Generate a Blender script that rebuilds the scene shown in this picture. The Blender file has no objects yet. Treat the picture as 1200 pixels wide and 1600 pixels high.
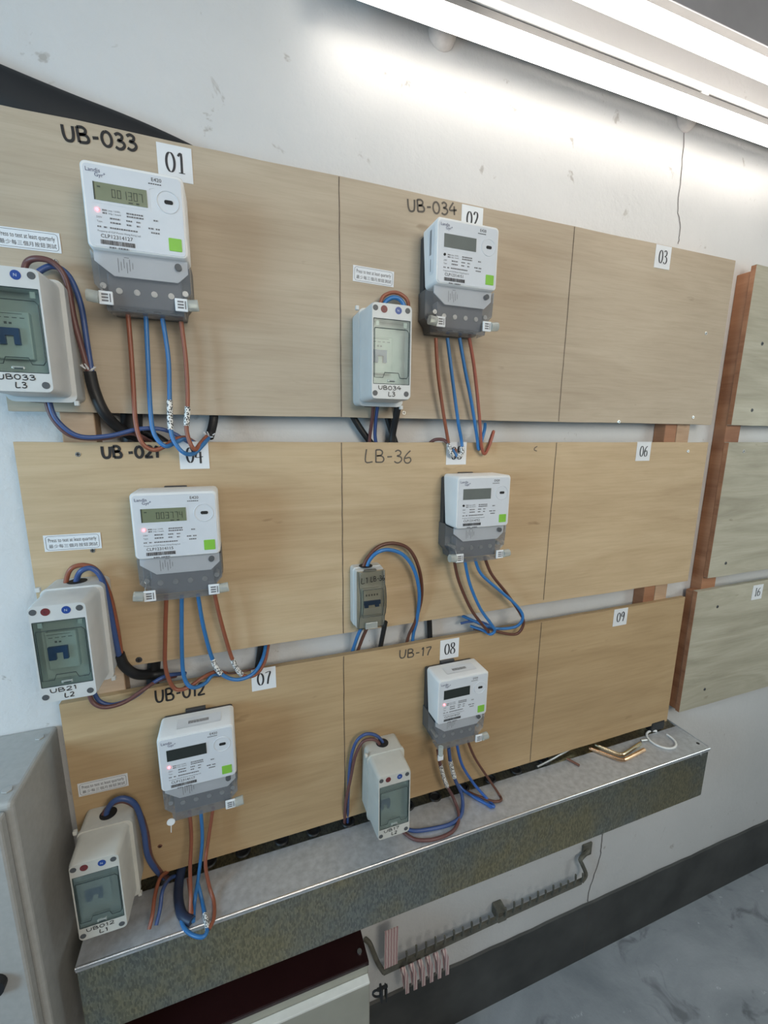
import bpy, bmesh, math, random
from mathutils import Vector, Matrix
random.seed(7)
SC = bpy.context.scene
COL = SC.collection
R = math.radians
# ------------------------------------------------------------------ camera
cam = bpy.data.cameras.new('camera')
cam.sensor_fit = 'HORIZONTAL'; cam.sensor_width = 36.0; cam.lens = 661.556 / 1200 * 36.0
cam.clip_start = 0.01
camo = bpy.data.objects.new('camera', cam); COL.objects.link(camo)
camo.matrix_world = (Matrix.Translation((0.305259, -0.784845, 0.020432)) @ Matrix.Rotation(-0.3435258, 4, 'Z')
                     @ Matrix.Rotation(1.3831299, 4, 'X') @ Matrix.Rotation(0.0090153, 4, 'Z'))
SC.camera = camo
# ------------------------------------------------------------------ world, daylight, fill lights, exposure
world = bpy.data.worlds.new('world'); SC.world = world; world.use_nodes = True
bg = world.node_tree.nodes['Background']
bg.inputs[0].default_value = (0.72, 0.86, 1.0, 1); bg.inputs[1].default_value = 0.3
def area(name, loc, target, sx, sy, power, color):
    l = bpy.data.lights.new(name, 'AREA'); l.shape = 'RECTANGLE'; l.size = sx; l.size_y = sy
    l.energy = power; l.color = color
    o = bpy.data.objects.new(name, l); COL.objects.link(o); o.location = loc
    o.rotation_euler = (Vector(target) - Vector(loc)).to_track_quat('-Z', 'Y').to_euler()
    return o
area('doorway_daylight', (-1.35, -0.92, 0.02), (-0.05, 0.0, -0.05), 0.5, 0.8, 23.0, (0.46, 0.76, 1.0))
area('frontal_fill_light', (0.85, -2.0, 0.48), (0.75, 0.0, -0.15), 0.8, 0.7, 18.5, (1.0, 0.93, 0.815))  # added warm frontal fill for the panels; no doorway stands there
area('right_fill_light', (2.45, -0.95, 0.05), (1.8, 0.0, -0.9), 0.6, 1.0, 7.0, (0.86, 0.985, 1.0))  # added fill that brightens the right panels and floor; no door there
TUBE_STRENGTH = 9.0
FILL_TUBE_STRENGTH = 12.0
vs = SC.view_settings
vs.view_transform = 'Standard'; vs.look = 'None'; vs.exposure = 0.0; vs.gamma = 1.0; vs.use_curve_mapping = False

# ------------------------------------------------------------------ materials
def new_mat(name):
    m = bpy.data.materials.new(name); m.use_nodes = True
    nt = m.node_tree; b = nt.nodes['Principled BSDF']
    return m, nt, b
def N(nt, t, **k):
    n = nt.nodes.new(t)
    for a, v in k.items():
        if a in n.inputs: n.inputs[a].default_value = v
        else: setattr(n, a, v)
    return n
def ramp(nt, fac, stops):
    r = nt.nodes.new('ShaderNodeValToRGB'); e = r.color_ramp.elements
    while len(e) < len(stops): e.new(0.5)
    for i, (p, c) in enumerate(stops):
        e[i].position = p; e[i].color = (*c, 1)
    nt.links.new(fac, r.inputs[0]); return r.outputs[0]
def coords(nt, scale=(1, 1, 1)):
    tc = nt.nodes.new('ShaderNodeTexCoord'); mp = nt.nodes.new('ShaderNodeMapping')
    mp.inputs['Scale'].default_value = scale
    nt.links.new(tc.outputs['Object'], mp.inputs[0]); return mp.outputs[0]
def noise(nt, vec, scale, detail=4, rough=0.55, dist=0.0):
    n = nt.nodes.new('ShaderNodeTexNoise'); n.inputs['Scale'].default_value = scale
    n.inputs['Detail'].default_value = detail; n.inputs['Roughness'].default_value = rough
    n.inputs['Distortion'].default_value = dist
    nt.links.new(vec, n.inputs['Vector']); return n.outputs['Fac']
def mix(nt, fac, a, b, mode='MIX'):
    m = nt.nodes.new('ShaderNodeMix'); m.data_type = 'RGBA'; m.blend_type = mode
    for i, v in ((0, fac), (6, a), (7, b)):
        if hasattr(v, 'is_linked') or hasattr(v, 'links'): nt.links.new(v, m.inputs[i])
        elif isinstance(v, (int, float)): m.inputs[i].default_value = v
        else: m.inputs[i].default_value = (*v, 1)
    return m.outputs[2]
def bump(nt, b, height, strength, dist=0.002):
    n = nt.nodes.new('ShaderNodeBump'); n.inputs['Strength'].default_value = strength
    n.inputs['Distance'].default_value = dist
    nt.links.new(height, n.inputs['Height']); nt.links.new(n.outputs[0], b.inputs['Normal'])
def plain(name, col, rough=0.5, metal=0.0, var=0.06, scale=30.0, spec=0.5, bmp=0.0):
    """procedural: base colour with a slight noise variation"""
    m, nt, b = new_mat(name)
    f = noise(nt, coords(nt), scale, 3)
    lo = tuple(max(0, c * (1 - var)) for c in col); hi = tuple(min(1, c * (1 + var)) for c in col)
    nt.links.new(ramp(nt, f, [(0.3, lo), (0.7, hi)]), b.inputs['Base Color'])
    b.inputs['Roughness'].default_value = rough; b.inputs['Metallic'].default_value = metal
    b.inputs['Specular IOR Level'].default_value = spec
    if bmp: bump(nt, b, f, bmp, 0.001)
    return m
def ply(name, a, c, d, seed):
    m, nt, b = new_mat(name)
    tc = nt.nodes.new('ShaderNodeTexCoord'); mp = nt.nodes.new('ShaderNodeMapping')
    mp.inputs['Location'].default_value = (seed, seed * 1.7, seed * 0.6); mp.inputs['Scale'].default_value = (1.6, 1.0, 11.0)
    nt.links.new(tc.outputs['Object'], mp.inputs[0])
    big = noise(nt, mp.outputs[0], 1.5, 4, 0.55, 1.2)
    mp2 = nt.nodes.new('ShaderNodeMapping'); mp2.inputs['Scale'].default_value = (5.0, 1.0, 95.0)
    mp2.inputs['Location'].default_value = (seed, 0, seed)
    nt.links.new(tc.outputs['Object'], mp2.inputs[0])
    fine = noise(nt, mp2.outputs[0], 1.6, 5, 0.65, 0.6)
    mp3 = nt.nodes.new('ShaderNodeMapping'); mp3.inputs['Scale'].default_value = (1.4, 1.0, 2.2)
    mp3.inputs['Location'].default_value = (seed * 2, 0, seed * 3)
    nt.links.new(tc.outputs['Object'], mp3.inputs[0])
    blot = noise(nt, mp3.outputs[0], 1.3, 3, 0.5)
    col = ramp(nt, big, [(0.30, a), (0.52, c), (0.72, d)])
    streak = ramp(nt, fine, [(0.36, (0.70, 0.66, 0.60)), (0.56, (1, 1, 1))])
    col = mix(nt, 0.24, col, streak, 'MULTIPLY')
    tint = ramp(nt, blot, [(0.35, (0.88, 0.87, 0.86)), (0.65, (1.0, 1.0, 1.0))])
    col = mix(nt, 1.0, col, tint, 'MULTIPLY')
    mp4 = nt.nodes.new('ShaderNodeMapping'); mp4.inputs['Scale'].default_value = (1.0, 1.0, 2.6)
    mp4.inputs['Location'].default_value = (seed * 5, 0, seed)
    nt.links.new(tc.outputs['Object'], mp4.inputs[0])
    knot = ramp(nt, noise(nt, mp4.outputs[0], 9.0, 3, 0.6, 0.3), [(0.24, (0.62, 0.58, 0.53)), (0.32, (1, 1, 1))])
    col = mix(nt, 0.8, col, knot, 'MULTIPLY')
    nt.links.new(col, b.inputs['Base Color'])
    b.inputs['Roughness'].default_value = 0.62; b.inputs['Specular IOR Level'].default_value = 0.35
    bump(nt, b, fine, 0.12, 0.0006)
    return m
def glassy(name, tint, gloss=0.1, rough=0.05):
    m, nt, b = new_mat(name); nt.nodes.remove(b)
    out = nt.nodes['Material Output']
    t = N(nt, 'ShaderNodeBsdfTransparent'); t.inputs[0].default_value = (*tint, 1)
    g = N(nt, 'ShaderNodeBsdfGlossy'); g.inputs[0].default_value = (1, 1, 1, 1); g.inputs['Roughness'].default_value = rough
    lw = N(nt, 'ShaderNodeFresnel'); lw.inputs[0].default_value = 1.45
    mul = N(nt, 'ShaderNodeMath', operation='MULTIPLY_ADD'); mul.inputs[1].default_value = 0.55; mul.inputs[2].default_value = gloss
    f = noise(nt, coords(nt), 60.0, 2)
    add = N(nt, 'ShaderNodeMath', operation='MULTIPLY_ADD'); add.inputs[1].default_value = 0.04
    nt.links.new(f, add.inputs[0]); nt.links.new(lw.outputs[0], mul.inputs[0]); nt.links.new(mul.outputs[0], add.inputs[2])
    mx = N(nt, 'ShaderNodeMixShader')
    nt.links.new(add.outputs[0], mx.inputs[0]); nt.links.new(t.outputs[0], mx.inputs[1]); nt.links.new(g.outputs[0], mx.inputs[2])
    nt.links.new(mx.outputs[0], out.inputs[0]); return m
def emit(name, col, strength):
    m, nt, b = new_mat(name)
    b.inputs['Base Color'].default_value = (*col, 1)
    b.inputs['Emission Color'].default_value = (*col, 1); b.inputs['Emission Strength'].default_value = strength
    return m
M = {}
def wall_material():
    m, nt, b = new_mat('painted_plaster_wall')
    v = coords(nt)
    big = noise(nt, v, 2.2, 5, 0.6); fine = noise(nt, v, 55, 5, 0.6); pit = noise(nt, v, 18, 4, 0.7, 0.4)
    col = ramp(nt, big, [(0.3, (0.58, 0.58, 0.575)), (0.7, (0.65, 0.645, 0.64))])
    spots = ramp(nt, pit, [(0.285, (0.60, 0.56, 0.52)), (0.345, (1, 1, 1))])
    col = mix(nt, 0.8, col, spots, 'MULTIPLY')
    nt.links.new(col, b.inputs['Base Color']); b.inputs['Roughness'].default_value = 0.55
    h = mix(nt, 0.5, fine, pit); bump(nt, b, h, 0.55, 0.005)
    return m
M['wall'] = wall_material()
def concrete(name, a, c, gl):
    m, nt, b = new_mat(name); v = coords(nt)
    n1 = noise(nt, v, 3.0, 6, 0.65, 0.5); n2 = noise(nt, v, 26, 6, 0.7); n3 = noise(nt, v, 9, 4, 0.6, 1.0)
    col = ramp(nt, n1, [(0.32, a), (0.68, c)])
    col = mix(nt, 0.7, col, ramp(nt, n3, [(0.30, (0.35, 0.35, 0.36)), (0.42, (1, 1, 1))]), 'MULTIPLY')
    col = mix(nt, ramp(nt, n2, [(0.66, (0, 0, 0)), (0.72, (0.7, 0.7, 0.7))]), col, (0.62, 0.64, 0.68))
    nt.links.new(col, b.inputs['Base Color'])
    nt.links.new(ramp(nt, n1, [(0.35, (gl,) * 3), (0.7, (gl + 0.25,) * 3)]), b.inputs['Roughness'])
    bump(nt, b, n2, 0.35, 0.004); return m
M['floor'] = concrete('worn_painted_concrete', (0.24, 0.265, 0.29), (0.38, 0.405, 0.435), 0.28)
M['skirt'] = plain('dark_painted_skirting', (0.055, 0.056, 0.054), 0.6, var=0.35, scale=7, bmp=0.2)
M['ceil'] = plain('ceiling_paint', (0.42, 0.41, 0.42), 0.8, scale=4)
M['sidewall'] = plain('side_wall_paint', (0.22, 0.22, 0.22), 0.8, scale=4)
for i, s in enumerate((1.3, 4.1, 7.7)):
    M['ply%d' % i] = ply('okoume_plywood_%d' % i, *[((0.46, 0.375, 0.275), (0.505, 0.42, 0.315), (0.545, 0.46, 0.35)),
                         ((0.51, 0.375, 0.225), (0.575, 0.43, 0.265), (0.625, 0.48, 0.305)), ((0.44, 0.305, 0.165), (0.49, 0.345, 0.19), (0.535, 0.385, 0.22))][i], s)
for i, s in enumerate((2.6, 5.2, 9.9)):
    M['plyr%d' % i] = ply('pale_plywood_%d' % i, (0.36, 0.335, 0.255), (0.47, 0.44, 0.345), (0.54, 0.52, 0.42), s)
M['batten'] = ply('red_brown_timber', (0.26, 0.115, 0.06), (0.36, 0.17, 0.09), (0.44, 0.22, 0.12), 3.3)
M['lightbatten'] = ply('pale_timber', (0.42, 0.27, 0.17), (0.50, 0.34, 0.22), (0.56, 0.40, 0.27), 6.3)
M['paper'] = plain('white_paper', (0.74, 0.76, 0.78), 0.6, var=0.03)
M['ink'] = plain('black_marker_ink', (0.018, 0.016, 0.016), 0.5)
M['softink'] = plain('thin_brown_ink', (0.10, 0.085, 0.07), 0.6)
M['print'] = plain('black_print', (0.03, 0.03, 0.035), 0.5)
M['greyprint'] = plain('grey_print', (0.16, 0.16, 0.17), 0.5)
M['blueprint'] = plain('blue_print', (0.05, 0.07, 0.16), 0.5)
M['pencil'] = plain('pencil_line', (0.10, 0.075, 0.055), 0.6, var=0.5, scale=60)
M['housing'] = plain('white_meter_plastic', (0.78, 0.785, 0.78), 0.35, var=0.02)
M['faceplate'] = plain('meter_faceplate', (0.64, 0.67, 0.71), 0.32, var=0.02)
M['darkplastic'] = plain('dark_grey_plastic', (0.045, 0.046, 0.05), 0.45)
M['block'] = plain('terminal_block_plastic', (0.11, 0.115, 0.13), 0.4)
M['basegrey'] = plain('grey_base_plastic', (0.10, 0.10, 0.10), 0.4)
M['lcd'] = plain('lcd_lit_grey_green', (0.19, 0.215, 0.135), 0.2, var=0.05)
M['lcdgrey'] = plain('lcd_grey', (0.15, 0.165, 0.155), 0.2, var=0.05)
M['lcdangledark'] = plain('lcd_angle_darkened', (0.028, 0.034, 0.032), 0.25, var=0.05)  # steep-view darkening of the display put into its colour
M['lcdseg'] = plain('lcd_segment', (0.05, 0.06, 0.045), 0.4)
M['green'] = plain('green_button', (0.23, 0.52, 0.06), 0.4, var=0.04)
M['led'] = emit('red_led', (1.0, 0.10, 0.12), 7.0)
M['clear'] = glassy('clear_polycarbonate', (0.94, 0.95, 0.955), 0.03, 0.08)
def frosted(name, tint, haze, col):
    m = glassy(name, tint, 0.02, 0.1); nt = m.node_tree
    out = nt.nodes['Material Output']; old = out.inputs[0].links[0].from_socket
    d = N(nt, 'ShaderNodeBsdfDiffuse'); d.inputs[0].default_value = (*col, 1)
    mx = N(nt, 'ShaderNodeMixShader'); mx.inputs[0].default_value = haze
    nt.links.new(old, mx.inputs[1]); nt.links.new(d.outputs[0], mx.inputs[2]); nt.links.new(mx.outputs[0], out.inputs[0])
    return m
M['clear'] = frosted('scuffed_clear_polycarbonate', (0.93, 0.94, 0.95), 0.17, (0.55, 0.57, 0.60))
M['sealclear'] = frosted('clear_plastic_seal', (0.85, 0.9, 0.87), 0.35, (0.78, 0.80, 0.77))
M['window'] = glassy('tinted_window', (0.80, 0.87, 0.86), 0.0, 0.3)
M['smoke'] = glassy('smoked_door', (0.62, 0.60, 0.53), 0.05, 0.08)
M['steel'] = plain('zinc_screw', (0.62, 0.62, 0.60), 0.3, metal=0.9)
M['box'] = plain('enclosure_plastic', (0.60, 0.61, 0.60), 0.42, var=0.04)
M['boxold'] = plain('enclosure_plastic_dusty', (0.58, 0.57, 0.52), 0.5, var=0.08, scale=18)
M['gasket'] = plain('dark_green_gasket', (0.035, 0.05, 0.05), 0.4)
M['hole'] = plain('dark_hole', (0.012, 0.012, 0.013), 0.7)
M['screwhole'] = plain('grey_screw_cap', (0.085, 0.09, 0.095), 0.5)
M['red'] = plain('red_line_disc', (0.16, 0.028, 0.03), 0.45)
M['bluedisc'] = plain('blue_neutral_disc', (0.02, 0.065, 0.28), 0.4)
M['whiteprint'] = plain('white_print', (0.62, 0.68, 0.75), 0.5)
M['breaker'] = plain('breaker_white', (0.62, 0.63, 0.60), 0.45, var=0.03)
M['toggle'] = plain('blue_toggle', (0.035, 0.085, 0.22), 0.4)
M['brown'] = plain('brown_insulation', (0.27, 0.085, 0.045), 0.38)
M['rbrown'] = plain('reddish_brown_insulation', (0.32, 0.085, 0.05), 0.38)
M['dbrown'] = plain('purple_brown_insulation', (0.13, 0.055, 0.05), 0.42)
M['dbrown2'] = plain('dark_brown_insulation', (0.12, 0.045, 0.028), 0.4)
M['blue'] = plain('blue_insulation', (0.035, 0.17, 0.42), 0.36)
M['blue2'] = plain('bright_blue_insulation', (0.03, 0.11, 0.38), 0.36)
M['navy'] = plain('dark_blue_insulation', (0.045, 0.085, 0.23), 0.4)
M['dnavy'] = plain('dark_cable_bundle', (0.022, 0.035, 0.075), 0.45)
M['black'] = plain('black_sheath', (0.012, 0.012, 0.013), 0.5)
def sleeve_material():
    m, nt, b = new_mat('printed_marker_sleeve')
    v = nt.nodes.new('ShaderNodeTexVoronoi'); v.inputs['Scale'].default_value = 420
    nt.links.new(coords(nt, (1, 1, 0.8)), v.inputs['Vector'])
    nt.links.new(ramp(nt, v.outputs['Distance'], [(0.40, (0.03, 0.03, 0.03)), (0.50, (0.78, 0.78, 0.76))]), b.inputs['Base Color'])
    b.inputs['Roughness'].default_value = 0.4; return m
M['sleeve'] = sleeve_material()
def galv():
    m, nt, b = new_mat('galvanised_steel')
    v = nt.nodes.new('ShaderNodeTexVoronoi'); v.inputs['Scale'].default_value = 240
    c = coords(nt, (1.6, 1.0, 0.55)); nt.links.new(c, v.inputs['Vector'])
    n1 = noise(nt, coords(nt), 5, 5, 0.6); n2 = noise(nt, coords(nt), 120, 3)
    sp = ramp(nt, v.outputs['Color'], [(0.2, (0.40, 0.40, 0.38)), (0.8, (0.66, 0.65, 0.58))])
    old = ramp(nt, n1, [(0.38, (0.66, 0.71, 0.72)), (0.62, (0.84, 0.75, 0.52))])
    nt.links.new(mix(nt, 1.0, sp, old, 'MULTIPLY'), b.inputs['Base Color'])
    b.inputs['Metallic'].default_value = 1.0
    nt.links.new(ramp(nt, v.outputs['Color'], [(0.2, (0.33,) * 3), (0.8, (0.42,) * 3)]), b.inputs['Roughness'])
    bump(nt, b, n2, 0.08, 0.0006); return m
M['galv'] = galv()
M['edgeglint'] = plain('highlight_edge_metal', (0.95, 0.96, 0.97), 0.36, metal=1.0, var=0.05)  # near-white metal standing in for the highlight on the lid edge
M['zinclid'] = plain('reflection_toned_zinc', (0.50, 0.52, 0.545), 0.42, metal=0.45, var=0.14, scale=70)  # paler and less metallic, so reflected room light sits in the colour
M['cab'] = plain('grey_cabinet_paint', (0.40, 0.40, 0.385), 0.45, var=0.06, scale=90, bmp=0.06)
M['cream'] = plain('cream_cabinet_paint', (0.36, 0.35, 0.29), 0.5, var=0.04, scale=20)
M['creamedge'] = plain('white_door_edge', (0.78, 0.76, 0.70), 0.4)
M['maroon'] = plain('maroon_gloss_paint', (0.022, 0.007, 0.007), 0.25, var=0.15, scale=8)
M['rack'] = plain('grimy_rack_metal', (0.14, 0.135, 0.11), 0.55, metal=0.3, var=0.3, scale=40)
def tag_material():
    m, nt, b = new_mat('striped_pink_tag')
    w = nt.nodes.new('ShaderNodeTexWave'); w.inputs['Scale'].default_value = 42; w.inputs['Distortion'].default_value = 1.5
    w.bands_direction = 'X'; nt.links.new(coords(nt), w.inputs['Vector'])
    nt.links.new(ramp(nt, w.outputs['Fac'], [(0.35, (0.42, 0.24, 0.25)), (0.6, (0.62, 0.52, 0.50))]), b.inputs['Base Color'])
    b.inputs['Roughness'].default_value = 0.5; return m
M['tag'] = tag_material()
M['copper'] = plain('brassy_copper', (0.78, 0.50, 0.30), 0.22, metal=1.0, var=0.12, scale=60)
M['brass'] = plain('brass_rod', (0.72, 0.62, 0.42), 0.25, metal=1.0, var=0.1, scale=50)
M['rust'] = plain('rusty_rod', (0.20, 0.09, 0.06), 0.5, metal=0.4)
M['ringplastic'] = plain('clear_white_plastic', (0.72, 0.73, 0.72), 0.25)
M['tubelight'] = emit('fluorescent_tube', (1.0, 0.93, 0.85), TUBE_STRENGTH)
M['filltube'] = emit('room_fill_tube', (1.0, 0.94, 0.84), FILL_TUBE_STRENGTH)  # emission of the added, unseen fill tube
M['lampwhite'] = plain('white_lamp_metal', (0.72, 0.71, 0.69), 0.4)
M['lampgrey'] = plain('grey_lamp_metal', (0.26, 0.255, 0.265), 0.5, var=0.08, scale=10)
M['lampdark'] = plain('dark_lamp_channel', (0.10, 0.10, 0.10), 0.5)
M['plaster'] = plain('plaster_lump', (0.58, 0.54, 0.51), 0.7, var=0.1, scale=60, bmp=0.3)
M['crack'] = plain('dark_crack_line', (0.10, 0.09, 0.085), 0.9)  # dark ribbon colour of the wall cracks

# ------------------------------------------------------------------ mesh helpers (all in world metres)
class MB:
    def __init__(s): s.v = []; s.f = []
    def add(s, vs_, fs):
        o = len(s.v); s.v += [tuple(p) for p in vs_]; s.f += [tuple(i + o for i in f) for f in fs]; return s
    def box(s, x0, x1, y0, y1, z0, z1):
        p = [(x, y, z) for x in (x0, x1) for y in (y0, y1) for z in (z0, z1)]
        return s.add(p, [(0, 1, 3, 2), (4, 6, 7, 5), (0, 4, 5, 1), (2, 3, 7, 6), (0, 2, 6, 4), (1, 5, 7, 3)])
    def loft(s, loops, cap0=True, cap1=True, closed=True):
        n = len(loops[0]); pts = [p for l in loops for p in l]; f = []
        for i in range(len(loops) - 1):
            for j in range(n if closed else n - 1):
                k = (j + 1) % n
                f.append((i * n + j, i * n + k, (i + 1) * n + k, (i + 1) * n + j))
        if cap0: f.append(tuple(range(n - 1, -1, -1)))
        if cap1: f.append(tuple((len(loops) - 1) * n + j for j in range(n)))
        return s.add(pts, f)
    def tube(s, path, r, seg=8, cap=True):
        pts = [Vector(p) for p in path]; loops = []; up = None
        for i, p in enumerate(pts):
            t = (pts[min(i + 1, len(pts) - 1)] - pts[max(i - 1, 0)]).normalized()
            if up is None:
                up = Vector((0, 1, 0)) if abs(t.y) < 0.9 else Vector((1, 0, 0))
            a = (up - t * up.dot(t)).normalized(); up = a; b = t.cross(a)
            rr = r[i] if isinstance(r, (list, tuple)) else r
            loops.append([p + (a * math.cos(q) + b * math.sin(q)) * rr for q in [2 * math.pi * k / seg for k in range(seg)]])
        return s.loft(loops, cap, cap)
    def cyl(s, c, axis, r, h, seg=16, r2=None):
        c = Vector(c); a = Vector(axis).normalized(); u = a.orthogonal().normalized(); w = a.cross(u)
        r2 = r if r2 is None else r2
        L = [[c + a * d + (u * math.cos(q) + w * math.sin(q)) * rr for q in [2 * math.pi * k / seg for k in range(seg)]] for d, rr in ((0, r), (h, r2))]
        return s.loft(L)
    def torus(s, c, axis, Rr, r, seg=24, ring=8, a0=0.0, a1=2 * math.pi):
        c = Vector(c); a = Vector(axis).normalized(); u = a.orthogonal().normalized(); w = a.cross(u)
        full = abs(a1 - a0) > 6.28
        path = [c + (u * math.cos(q) + w * math.sin(q)) * Rr for q in [a0 + (a1 - a0) * k / seg for k in range(seg + 1)]]
        return s.tube(path, r, ring, not full)
    def quad(s, x0, x1, z0, z1, y): return s.add([(x0, y, z0), (x1, y, z0), (x1, y, z1), (x0, y, z1)], [(0, 1, 2, 3)])
    def poly(s, pts): return s.add(pts, [tuple(range(len(pts)))])
    def prism(s, pts, y0, y1):
        return s.loft([[(x, y0, z) for x, z in pts], [(x, y1, z) for x, z in pts]])
    def stroke(s, pts, wd, y, pen=None):
        """flat ribbon in a plane y = const; pts are (x, z)"""
        n = len(pts); L = []
        for i in range(n):
            ax, az = pts[max(i - 1, 0)]; bx, bz = pts[min(i + 1, n - 1)]
            dx, dz = bx - ax, bz - az; l = math.hypot(dx, dz) or 1; dx /= l; dz /= l
            h = wd / 2 if pen is None else (pen + (wd - pen) * abs(dz) ** 1.3) / 2
            L.append(((pts[i][0] - dz * h, y, pts[i][1] + dx * h), (pts[i][0] + dz * h, y, pts[i][1] - dx * h)))
        return s.add([p for q in L for p in q], [(2 * i, 2 * i + 1, 2 * i + 3, 2 * i + 2) for i in range(n - 1)])
WL = {}
def wloc(o): return WL.get(o.name, Vector((0, 0, 0)))
def build(name, mb, mat, parent=None, loc=None, smooth=False, bevel=0.0, seg=2, recalc=True, sharp=35):
    me = bpy.data.meshes.new(name)
    base = wloc(parent) if parent else Vector(loc or (0, 0, 0))
    me.from_pydata([(p[0] - base.x, p[1] - base.y, p[2] - base.z) for p in mb.v], [], mb.f)
    if recalc:
        b = bmesh.new(); b.from_mesh(me); bmesh.ops.recalc_face_normals(b, faces=b.faces); b.to_mesh(me); b.free()
    if smooth:
        for p in me.polygons: p.use_smooth = True
        try: me.set_sharp_from_angle(angle=R(sharp))
        except Exception: pass
    me.materials.append(M[mat] if isinstance(mat, str) else mat)
    o = bpy.data.objects.new(name, me); COL.objects.link(o)
    if parent: o.parent = parent
    else: o.location = base
    WL[o.name] = base
    if bevel:
        m = o.modifiers.new('bevel', 'BEVEL'); m.width = bevel; m.segments = seg; m.limit_method = 'ANGLE'; m.angle_limit = R(40)
    return o
def thing(name, label, cat, loc, group=None):
    o = bpy.data.objects.new(name, None); COL.objects.link(o); o.location = loc; o.empty_display_size = 0.02
    WL[o.name] = Vector(loc); return tag(o, label, cat, group)
def tag(o, label, cat, group=None):
    o['label'] = label; o['category'] = cat
    if group: o['group'] = group
    return o
def struct(o): o['kind'] = 'structure'; return o
def rrect(cx, cz, w, h, r, n=4):
    pts = []
    for sx, sz, a in ((1, 1, 0), (-1, 1, 90), (-1, -1, 180), (1, -1, 270)):
        for k in range(n + 1):
            q = R(a + 90 * k / n)
            pts.append((cx + sx * (w / 2 - r) + r * math.cos(q), cz + sz * (h / 2 - r) + r * math.sin(q)))
    return pts
def at(pts, y): return [(x, y, z) for x, z in pts]
def crom(P, sub=6):
    P = [Vector(p) for p in P]; out = []
    for i in range(len(P) - 1):
        a, b, c, d = P[max(i - 1, 0)], P[i], P[i + 1], P[min(i + 2, len(P) - 1)]
        for k in range(sub):
            t = k / sub
            out.append(0.5 * ((2 * b) + (c - a) * t + (2 * a - 5 * b + 4 * c - d) * t * t + (3 * b - a - 3 * c + d) * t ** 3))
    out.append(P[-1]); return out
_tc = {}
def text_geo(s):
    if s not in _tc:
        cu = bpy.data.curves.new('t', 'FONT'); cu.body = s; cu.resolution_u = 2
        o = bpy.data.objects.new('t', cu); COL.objects.link(o)
        me = o.evaluated_get(bpy.context.evaluated_depsgraph_get()).to_mesh()
        V = [(v.co.x, v.co.y) for v in me.vertices]; F = [tuple(p.vertices) for p in me.polygons]
        bpy.data.objects.remove(o); bpy.data.curves.remove(cu)
        x0 = min(v[0] for v in V); x1 = max(v[0] for v in V)
        _tc[s] = ([(x - x0, z) for x, z in V], F, x1 - x0)
    return _tc[s]
def text(mb, s, x, z, y, size, width=None, rot=0.0, org=None):
    V, F, w = text_geo(s); sx = size if width is None else width / w
    pts = [(x + a * sx, z + b * size) for a, b in V]
    if rot:
        c, sn = math.cos(rot), math.sin(rot); ox, oz = org
        pts = [(ox + (a - ox) * c - (b - oz) * sn, oz + (a - ox) * sn + (b - oz) * c) for a, b in pts]
    return mb.add([(a, y, b) for a, b in pts], F)
# hand-drawn glyphs: (advance, strokes), baseline 0, height 1
def ell(cx, cz, rx, rz, n=18, a0=100):
    return [(cx + rx * math.cos(R(a0 + 360 * k / n)), cz + rz * math.sin(R(a0 + 360 * k / n))) for k in range(n + 1)]
G = {
 'U': (.78, [[(0, 1), (.01, .4), (.1, .08), (.27, 0), (.46, .1), (.54, .45), (.55, .98)]]),
 'B': (.76, [[(.02, 0), (0, 1)], [(0, .98), (.28, 1), (.45, .84), (.38, .6), (.08, .52)], [(.08, .52), (.42, .5), (.56, .27), (.44, .04), (.02, .02)]]),
 '-': (.55, [[(.03, .44), (.36, .47)]]), ' ': (.3, []),
 '0': (.74, [ell(.27, .48, .27, .48)]),
 '3': (.68, [[(.02, .88), (.22, 1), (.42, .86), (.36, .63), (.16, .54), (.42, .46), (.5, .24), (.36, .03), (.17, -.02), (-.02, .1)]]),
 '4': (.72, [[(.36, 1), (.0, .36), (.64, .38)], [(.42, .7), (.41, -.06)]]),
 '2': (.70, [[(.03, .8), (.18, 1), (.42, .95), (.46, .7), (.26, .32), (.0, .02), (.54, .05)]]),
 '1': (.45, [[(.04, .78), (.18, 1), (.18, 0)]]),
 'L': (.68, [[(.04, 1), (0, .02), (.48, .03)]]),
 '6': (.68, [[(.42, 1), (.14, .66), (0, .3), (.1, .03), (.32, 0), (.48, .2), (.38, .44), (.06, .36)]]),
 '7': (.64, [[(0, .94), (.48, 1), (.3, .5), (.2, 0)]]),
 '9': (.68, [[(.48, .84), (.25, 1), (.03, .78), (.12, .52), (.38, .56), (.48, .84), (.46, .4), (.34, 0)]]),
 '5': (.66, [[(.48, 1), (.1, .98), (.05, .57), (.28, .62), (.48, .4), (.42, .1), (.2, 0), (0, .08)]]),
 '8': (.66, [[(.26, .53), (.07, .7), (.1, .93), (.27, 1), (.43, .92), (.45, .7), (.26, .53), (.02, .33), (.05, .06), (.26, 0), (.47, .06), (.5, .33), (.26, .53)]]),
 'c': (.5, [[(.3, .9), (.05, .6), (.05, .2), (.3, .05)]]),
}
PR = dict(G)
PR['1'] = (.62, [[(.06, .84), (.27, .985), (.27, .03)], [(.06, .02), (.48, .02)]])
PR['6'] = (.68, [[(.46, .96), (.2, .78), (.03, .4), (.1, .08), (.27, 0), (.46, .12), (.47, .4), (.3, .54), (.08, .42)]])
PR['I'] = (.45, [[(.18, 0), (.18, 1)], [(.04, .99), (.32, .99)], [(.04, .01), (.32, .01)]])
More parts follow.
